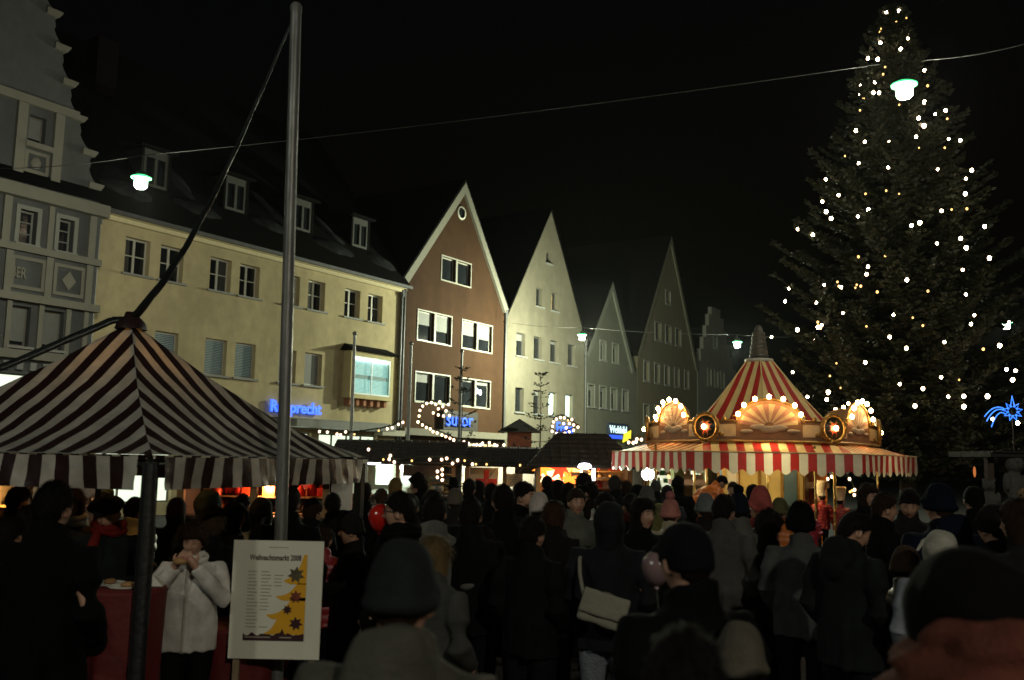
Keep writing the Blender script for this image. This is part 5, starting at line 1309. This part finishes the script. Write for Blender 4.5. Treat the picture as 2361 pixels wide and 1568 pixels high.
P(1388,1134,9.2,140,'person with glasses and shiny silver jacket looking down to the right',(.50,.50,.46),'puffer',head='short',hc=H_DK,glasses=True,pitch=-18)
P(1405,1158,6.3,8,'person in dark grey hooded coat wearing the cream shoulder bag',(.040,.045,.052),'jacket',head='hood',hc=(.035,.04,.046),stride=True,pants=(.20,.22,.25))
P(1276,1158,7.8,30,'person with long wavy brown hair in dark coat right of the tall black coat',(.035,.03,.025),'long',head='long',hc=(.09,.04,.02))
P(1228,1192,6.3,35,'shorter person in dark jacket with light shoulder piping, right of the tall black coat',DK,'jacket',head='short',hc=H_DK)
P(1110,1215,7.0,60,'short person in black jacket hidden behind the blond hair',BLK,head='bob',hc=H_DK)
P(1340,1120,11.5,40,'person in a black wide brimmed hat behind the lit face',BLK,'jacket',head='brim',hc=(.01,.01,.01))
# --- right half
P(1845,1163,7.0,25,'person in pale grey coat and round black fur hat in front of the carousel',(.115,.118,.12),'jacket',head='fur',hc=(.008,.008,.008))
P(1953,1172,6.0,55,'person in dark green-grey parka looking down to the right, right of the pale grey coat',(.042,.052,.050),'hooded',head='short',hc=H_DK,pitch=-25,yaw=25)
P(2036,1138,8.0,88,'person with short hair and orange lit profile facing right, beside the awning corner',BLK,'jacket',head='short',hc=H_BR)
P(2000,1118,10.5,150,'person with long dark hair standing behind the right carousel pole',(.02,.02,.02),head='long',hc=H_BR)
P(2094,1126,8.6,200,'person in dark coat with bowed head, left of the navy jacket',(.05,.045,.04),head='short',hc=H_DK,pitch=-22)
nv=P(2166,1118,6.4,-10,'tall person in navy jacket with pale shoulder piping and raised collar',(.014,.022,.05),'hooded',head='beanie',hc=(.012,.02,.045))
pp_=MB(); pp_.tube([(-.10,-.115,1.47),(-.19,-.095,1.42),(-.255,-.09,1.33),(-.30,-.10,1.20),(-.325,-.06,1.08)],.013,6); pp_.build('piping',cloth((.40,.38,.33),'knit'),nv)
P(2168,1224,5.6,20,'person in a white knitted hood and white scarf below the navy jacket',(.30,.32,.36),'jacket',head='hood',hc=(.42,.40,.34),hk='knit')
P(2086,1262,6.0,50,'child in a brown and white striped knitted cap left of the white hood',(.24,.17,.10),'puffer',head='ribbed',hc=(.08,.05,.035),hs=1.12)
P(2290,1168,6.0,-15,'person in black coat with dark brown cap beyond the big black hood',(.015,.014,.014),head='beanie',hc=(.035,.028,.022))
P(2350,1155,5.6,-30,'person in dark grey coat cut off by the right edge',(.05,.05,.05),head='bob',hc=H_BR)
P(2245,1120,8.8,10,'person with dark cap in front of the toy stall',BLK,head='cap',hc=BLK)
P(1545,1143,9.0,20,'child in speckled pink bobble hat and cream coat left below the carousel',(.36,.30,.20),'puffer',head='bobble',hc=(.42,.17,.14),pom=(.34,.12,.12),hs=1.1)
P(1521,1162,9.4,-30,'child in yellow-green hooded jacket beside the pink bobble hat',(.35,.33,.10),'puffer',head='hood',hc=(.35,.33,.12),hs=1.1)
P(1626,1140,8.6,5,'person in a light grey knitted hat in front of the orange jacket',(.05,.035,.03),head='beanie',hc=(.20,.22,.22))
P(1668,1142,7.5,35,'dark haired person in pale grey jacket right of the light grey hat',(.12,.115,.105),'jacket',head='short',hc=H_DK)
P(1703,1128,8.6,0,'child in dark blue cap with black pompom before the yellow carousel core',(.17,.165,.14),'jacket',head='bobble',hc=(.02,.03,.05),pom=BLK,hs=1.1)
P(1755,1122,9.0,-62,'child in a pointed salmon pink knitted hat facing left',(.30,.09,.08),'puffer',head='cone',hc=(.40,.09,.075),pom=None,scarf=(.32,.06,.05),hs=1.1)
P(1797,1150,10.2,40,'child in olive cap and glowing orange jacket behind the dark curly head',(.55,.15,.02),'puffer',head='beanie',hc=(.16,.16,.07),hs=1.1)
P(1772,1178,7.6,60,'person with dark curly hair and black jacket below the salmon pink hat',BLK,head='curly',hc=H_DK)
P(1606,1117,16.6,70,'person in a bright orange quilted jacket bending over at the carousel edge',(.62,.14,.012),'puffer',head='short',hc=H_DK,bend=.75,h=1.78,base=.2)
P(1893,1112,18.3,-10,'child rider in red robe and the taller cream cloth hat on the carousel',(.30,.02,.02),'puffer',head='tallhat',hc=(.85,.72,.48),base=.24,hs=1.45)
P(1937,1126,18.5,15,'child rider in red robe and the lower cream cloth hat on the carousel',(.30,.02,.02),'puffer',head='tallhat',hc=(.80,.66,.44),base=.24,hs=1.4,yaw=25)
P(1862,1160,15.2,0,'small child in bright pink-red hat left of the cream cloth hats',(.45,.04,.06),'puffer',head='cone',hc=(.50,.04,.07),h=1.2,base=.2,hs=1.15)
P(1735,1118,13.5,60,'dark person standing by the dark gap in the carousel core',BLK,head='short')
P(1690,1112,15.0,200,'person with warm lit face left of the yellow carousel core',(.05,.03,.02),head='short',hc=H_BR)
# --- row of people before the huts
P(912,1104,13.0,10,'blond person before the white lit hut at the left end of the row',(.10,.07,.05),head='bob',hc=(.42,.26,.09))
P(880,1128,11.0,-20,'brown haired person in front of the blond one beside the pavilion corner',BLK,head='short',hc=(.10,.05,.025))
P(965,1094,12.5,-75,'tall dark haired person in profile facing left below the bulb garland',BLK,head='curly',hc=H_DK)
P(1046,1101,14.0,0,'person in a black brimmed hat before the packaged goods',BLK,'long',head='brim',hc=(.008,.008,.008))
P(1050,1128,9.6,0,'person in a beige felt cap in the middle of the dark crowd',(.06,.055,.05),head='beanie',hc=(.17,.145,.11))
P(1082,1106,12.2,12,'dark person left of the red cross banner',BLK,head='short')
P(1104,1110,12.8,-10,'dark person in front of the red cross banner',DK,head='bob')
P(1000,1132,8.0,170,'pale faced dark haired person looking out between two dark heads',BLK,head='short',yaw=20)
P(1133,1116,11.0,0,'dark person right of the red cross banner',BLK,head='short')
P(945,1140,8.6,10,'person in black coat behind the head with glasses',BLK,head='short')
P(1262,1098,14.5,0,'dark haired person below the cream paper star',BLK,head='short')
P(1288,1108,13.0,-30,'dark haired person below the low red paper star',DK,head='bob')
P(1310,1114,12.0,20,'dark person right of the low red paper star',BLK,head='short')
P(1346,1094,14.5,60,'dark haired person below the round violet lamp',BLK,head='curly')
P(1362,1112,11.5,-40,'person in dark brown coat right of the black wide brimmed hat',BRN,head='short')
P(1418,1098,13.0,5,'tall grey haired person before the pine posts of the star hut',(.03,.03,.03),head='short',hc=(.09,.085,.075))
P(1444,1110,14.0,20,'person with brown hair turned to the bauble hut',BLK,head='short',hc=H_BR)
P(1470,1116,12.0,-15,'dark capped person left of the dazzling lamp',BLK,head='cap',hc=BLK)
P(1492,1122,10.5,0,'person in a pale round cap right under the dazzling lamp',(.05,.05,.05),head='beanie',hc=(.16,.16,.14))
P(1512,1108,15.5,0,'person with grey hair silhouetted beside the dazzling lamp',DK,head='short',hc=H_GR)
P(1538,1120,13.5,20,'person in grey jacket behind the pink bobble hat',(.07,.075,.08),head='short',hc=(.05,.05,.05))
P(1563,1100,16.0,0,'person with black curly hair left of the orange jacket',BLK,head='curly',hc=(.008,.008,.008))
P(1455,1140,9.5,-25,'person with dark red scarf in front of the bauble hut crowd',BLK,head='short',scarf=(.16,.03,.03))
P(1200,1128,9.8,0,'dark person between the tall black coat and the smiling profile',DK,head='bob')
P(1480,1150,7.6,170,'dark haired person half hidden beyond the pinkish balloon',BLK,head='long',yaw=-30)
# --- under and around the pavilion
P(126,1113,4.9,5,'big person in black coat seen from behind at the left under the pavilion',BLK,'long',head='short',hc=(.008,.007,.006))
P(43,1122,8.0,20,'dark silhouette before the gold wares at the far left',BLK,head='short')
P(76,1168,6.4,-95,'short dark haired person in profile facing left at the left edge',DK,head='bob',hc=H_DK)
P(170,1128,7.4,165,'brown haired person with warm lit face and white scarf under the pavilion',(.10,.09,.08),'jacket',head='long',hc=(.14,.08,.035),scarf=(.48,.48,.44),yaw=18)
b_=P(256,1137,6.5,172,'person in dark beret and red scarf holding food at the red table',(.035,.045,.042),'jacket','hold',head='beret',hc=(.045,.055,.055),scarf=(.22,.02,.015),pitch=-20,pom=(.5,.36,.1))
P(312,1148,8.2,25,'person in white striped ski jacket right of the beret',(.42,.42,.36),'puffer',head='short',hc=H_DK)
wc=P(450,1204,6.5,176,'person in cream winter jacket eating with both hands at the mouth',(.70,.66,.60),'jacket','mouth',head='curly',hc=(.06,.035,.018),pitch=-10,pants=(.02,.018,.018))
P(492,1172,7.2,10,'person with bushy brown hair right behind the cream jacket',DK,head='curly',hc=(.10,.06,.03))
P(481,1130,8.2,15,'person in pale teal hood behind the bushy brown hair',(.06,.08,.08),'jacket',head='hood',hc=(.16,.21,.20))
P(408,1150,8.8,-10,'dark person between the corner post and the pale teal hood',BLK,head='bob',hc=H_BR)
P(604,1148,8.0,-15,'person in beige jacket and grey hood left of the steel pole',(.34,.25,.13),'puffer',head='hood',hc=(.10,.105,.10))
P(667,1122,7.3,0,'broad dark person directly behind the steel pole and poster',BLK,head='short')
P(722,1150,8.4,20,'dark person right of the steel pole',DK,head='short',hc=H_BR)
P(768,1138,9.4,-20,'grey haired dark person under the right corner of the pavilion',(.03,.03,.03),head='short',hc=H_GR)
P(838,1112,9.8,0,'tall dark person just right of the pavilion corner',BLK,head='short')
P(815,1186,7.6,-92,'child in profile facing left holding food, left of the red balloon',(.03,.028,.022),'jacket','pocket+hold' if False else 'hold',head='beanie',hc=(.035,.033,.025),hs=1.1)
P(745,1212,7.8,10,'child in a red jacket half hidden behind the poster board',(.30,.025,.03),'puffer',head='short',hc=H_BR,hs=1.12)
P(560,1140,10.2,0,'dark person far behind the beige jacket under the pavilion',BLK,head='short')
P(540,1160,7.9,60,'dark coated person between cream jacket and poster board',BLK,head='bob',hc=H_DK)
P(20,1190,5.6,0,'dark person cut off by the left picture edge',DK,head='short')
# ------------------------------------------------------------------ things people carry, tables
def balloon(x,y,Y,r,label,m,tailz):
    p=at(x,y,Y); t=thing('balloon',label,'balloon',p,0)
    pr=[(0,-1.28*r)]+[(r*math.sin(a)*(1-.16*max(0,-math.cos(math.pi-a))*0),z) for a,z in []]
    prof=[(.012,-1.36*r),(.03*r/.15,-1.30*r),(.006,-1.24*r)]
    for i in range(1,15):
        a=math.pi*i/15; z=-math.cos(a); rr=r*math.sin(a)*(1-.14*max(0,-z)); prof.append((rr,z*r*(1.22 if z<0 else 1.05)))
    prof.append((0,1.05*r)); MB().lathe(prof,22).build('skin',m,t)
    MB().tube([(0,0,-1.3*r),(.03,.02,-1.3*r-.3),(-.02,.0,tailz)],.0012,4).build('string',mat('balloon_string',(.12,.12,.11),.6,.1),t)
balloon(877,1192,6.4,.083,'shiny red balloon floating just left of the head with glasses',mat('red_balloon',(.55,.02,.012),.12,.06,2,trans=.25,coat=.6),-.75)
balloon(1514,1308,3.9,.062,'pinkish grey balloon beside the broad black coat',mat('pink_balloon',(.26,.175,.18),.12,.06,2,trans=.3,coat=.6),-.6)
bp=at(1391,1405,6.02); bag=thing('shoulder_bag','cream messenger bag hanging at the hip of the dark grey hooded coat','bag',bp,R_(-6))
M_bag=mat('cream_bag_canvas',(.21,.195,.15),.8,.15,6,.3,40)
mb=MB(); mb.box(-.145,-.045,-.10,.145,.045,.10); me=remesh(mb,.018,3); displace(me,.008,9.,2); me.materials.append(M_bag); o=put('body',me,bag,(0,0,0),(0,R_(16),0))
mb=MB(); mb.box(-.15,-.066,-.045,.15,-.047,.108); me=remesh(mb,.012,2); displace(me,.005,9.,4); me.materials.append(M_bag); put('flap',me,bag,(0,0,0),(0,R_(16),0))
MB().tube([(-.125,.02,.08),(-.15,.08,.20),(-.155,.16,.285),(-.15,.25,.30)],.013,6).build('strap',M_bag,bag)
M_rc=mat('red_tablecloth',(.11,.010,.009),.6,.2,5,.3,14)
def table(x,y,Y,r,label):
    p=at(x,y,Y); t=thing('standing_table',label,'table',(p.x,Y,0)); z=p.z
    prof=[(0,z),(r,z),(r+.012,z-.02)]; mb=MB(); mb.lathe(prof,32)
    vs=[];n=48;K=8
    for k in range(K+1):
        f=k/K
        for i in range(n):
            a=2*math.pi*i/n; w=r+.012-.10*f*(r/.36)+.03*f*math.sin(a*7+1)+.015*f*math.sin(a*13); vs.append((w*math.cos(a),w*math.sin(a),z-.02-f*(z-.06)))
    mb._add(vs,[(k*n+i,(k+1)*n+i,(k+1)*n+(i+1)%n,k*n+(i+1)%n) for k in range(K) for i in range(n)],True)
    mb.build('tablecloth',M_rc,t); MB().tube([(0,0,0),(0,0,z-.01)],.03,8).lathe([(0,.03),(.25,.02),(.26,0)],16).build('pedestal',M_dkpole,t)
    return Vector((p.x,Y,z))
cm_=MB(); cm_.tube([(.098*math.cos(t),-.01+.100*math.sin(t),1.495-.03*math.sin(t)) for t in [2*math.pi*i/24 for i in range(25)]],.021,9); setmat(cm_.build('collar',[None],wc),cloth((.72,.68,.62)))
cm_=MB(); cm_.tube([(0,.118,1.44),(0,.150,1.34),(0,.156,1.2),(0,.156,1.05),(0,.166,.92),(0,.172,.82)],[.010]*6,6); setmat(cm_.build('placket',[None],wc),cloth((.5,.47,.42)))
tz_=table(288,1352,6.15,.25,'standing table under a red cloth beside the pavilion corner post')
tb2=table(560,1432,6.9,.36,'second red clothed standing table mostly hidden behind the poster board')
M_pap=mat('paper_plate',(.55,.53,.45),.6,.08,8)
def plate(dx,dy,label,fold):
    t=thing('paper_plate',label,'plate',tz_+Vector((dx,dy,.003)),fold)
    MB().lathe([(0,.004),(.08,.004),(.105,.018),(.11,.018),(.085,0),(0,0)],20).build('plate',M_pap,t)
    MB().ell((.02,0,.022),(.05,.03,.018),10,6).build('food',mat('bread_roll',(.35,.19,.07),.7,.3,12),t)
plate(.04,-.10,'white paper plate with leftover bread on the red table',.3); plate(-.12,.02,'second paper plate further left on the red table',1.2)
nk=MB()._add([(-.07,-.05,.0),(.09,-.04,.0),(.07,.07,.005),(-.06,.06,.004),(.0,.0,.075)],[(0,1,4),(1,2,4),(2,3,4),(3,0,4)],False); tag(nk.build('napkin',M_pap,None,tz_+Vector((.15,.04,.004))),'crumpled white paper napkin standing at the right of the red table','napkin')
rl=MB().ell((0,0,0),(.065,.03,.026),12,8); q=Vector(b_.location)+Vector((0,-.36,1.12)); tag(rl.build('bread_roll',mat('bread_roll',(.35,.19,.07),.7,.3,12),None,q),'bread roll held in both hands by the person in the beret','food')
rl=MB().ell((0,0,0),(.05,.028,.024),12,8); q=Vector(wc.location)+Vector((.0,-.245,1.50*wc.scale.x)); tag(rl.build('bread_roll',_mats['bread_roll'],None,q),'small roll held to the mouth by the person in the cream jacket','food')
# ------------------------------------------------------------------ thin volume added to imitate lens halo round lamps and lift blacks
hz=bpy.data.materials.new('lens_halo_haze'); hz.use_nodes=True; n=hz.node_tree; n.nodes.remove(n.nodes['Principled BSDF'])
pv=n.nodes.new('ShaderNodeVolumePrincipled'); pv.inputs['Color'].default_value=(.85,.88,.86,1); pv.inputs['Density'].default_value=.00008; pv.inputs['Anisotropy'].default_value=.72
n.links.new(pv.outputs[0], n.nodes['Material Output'].inputs['Volume'])
tag(MB().box(-60,-40,-1.0,90,110,24).build('added_haze',hz),kind='stuff')
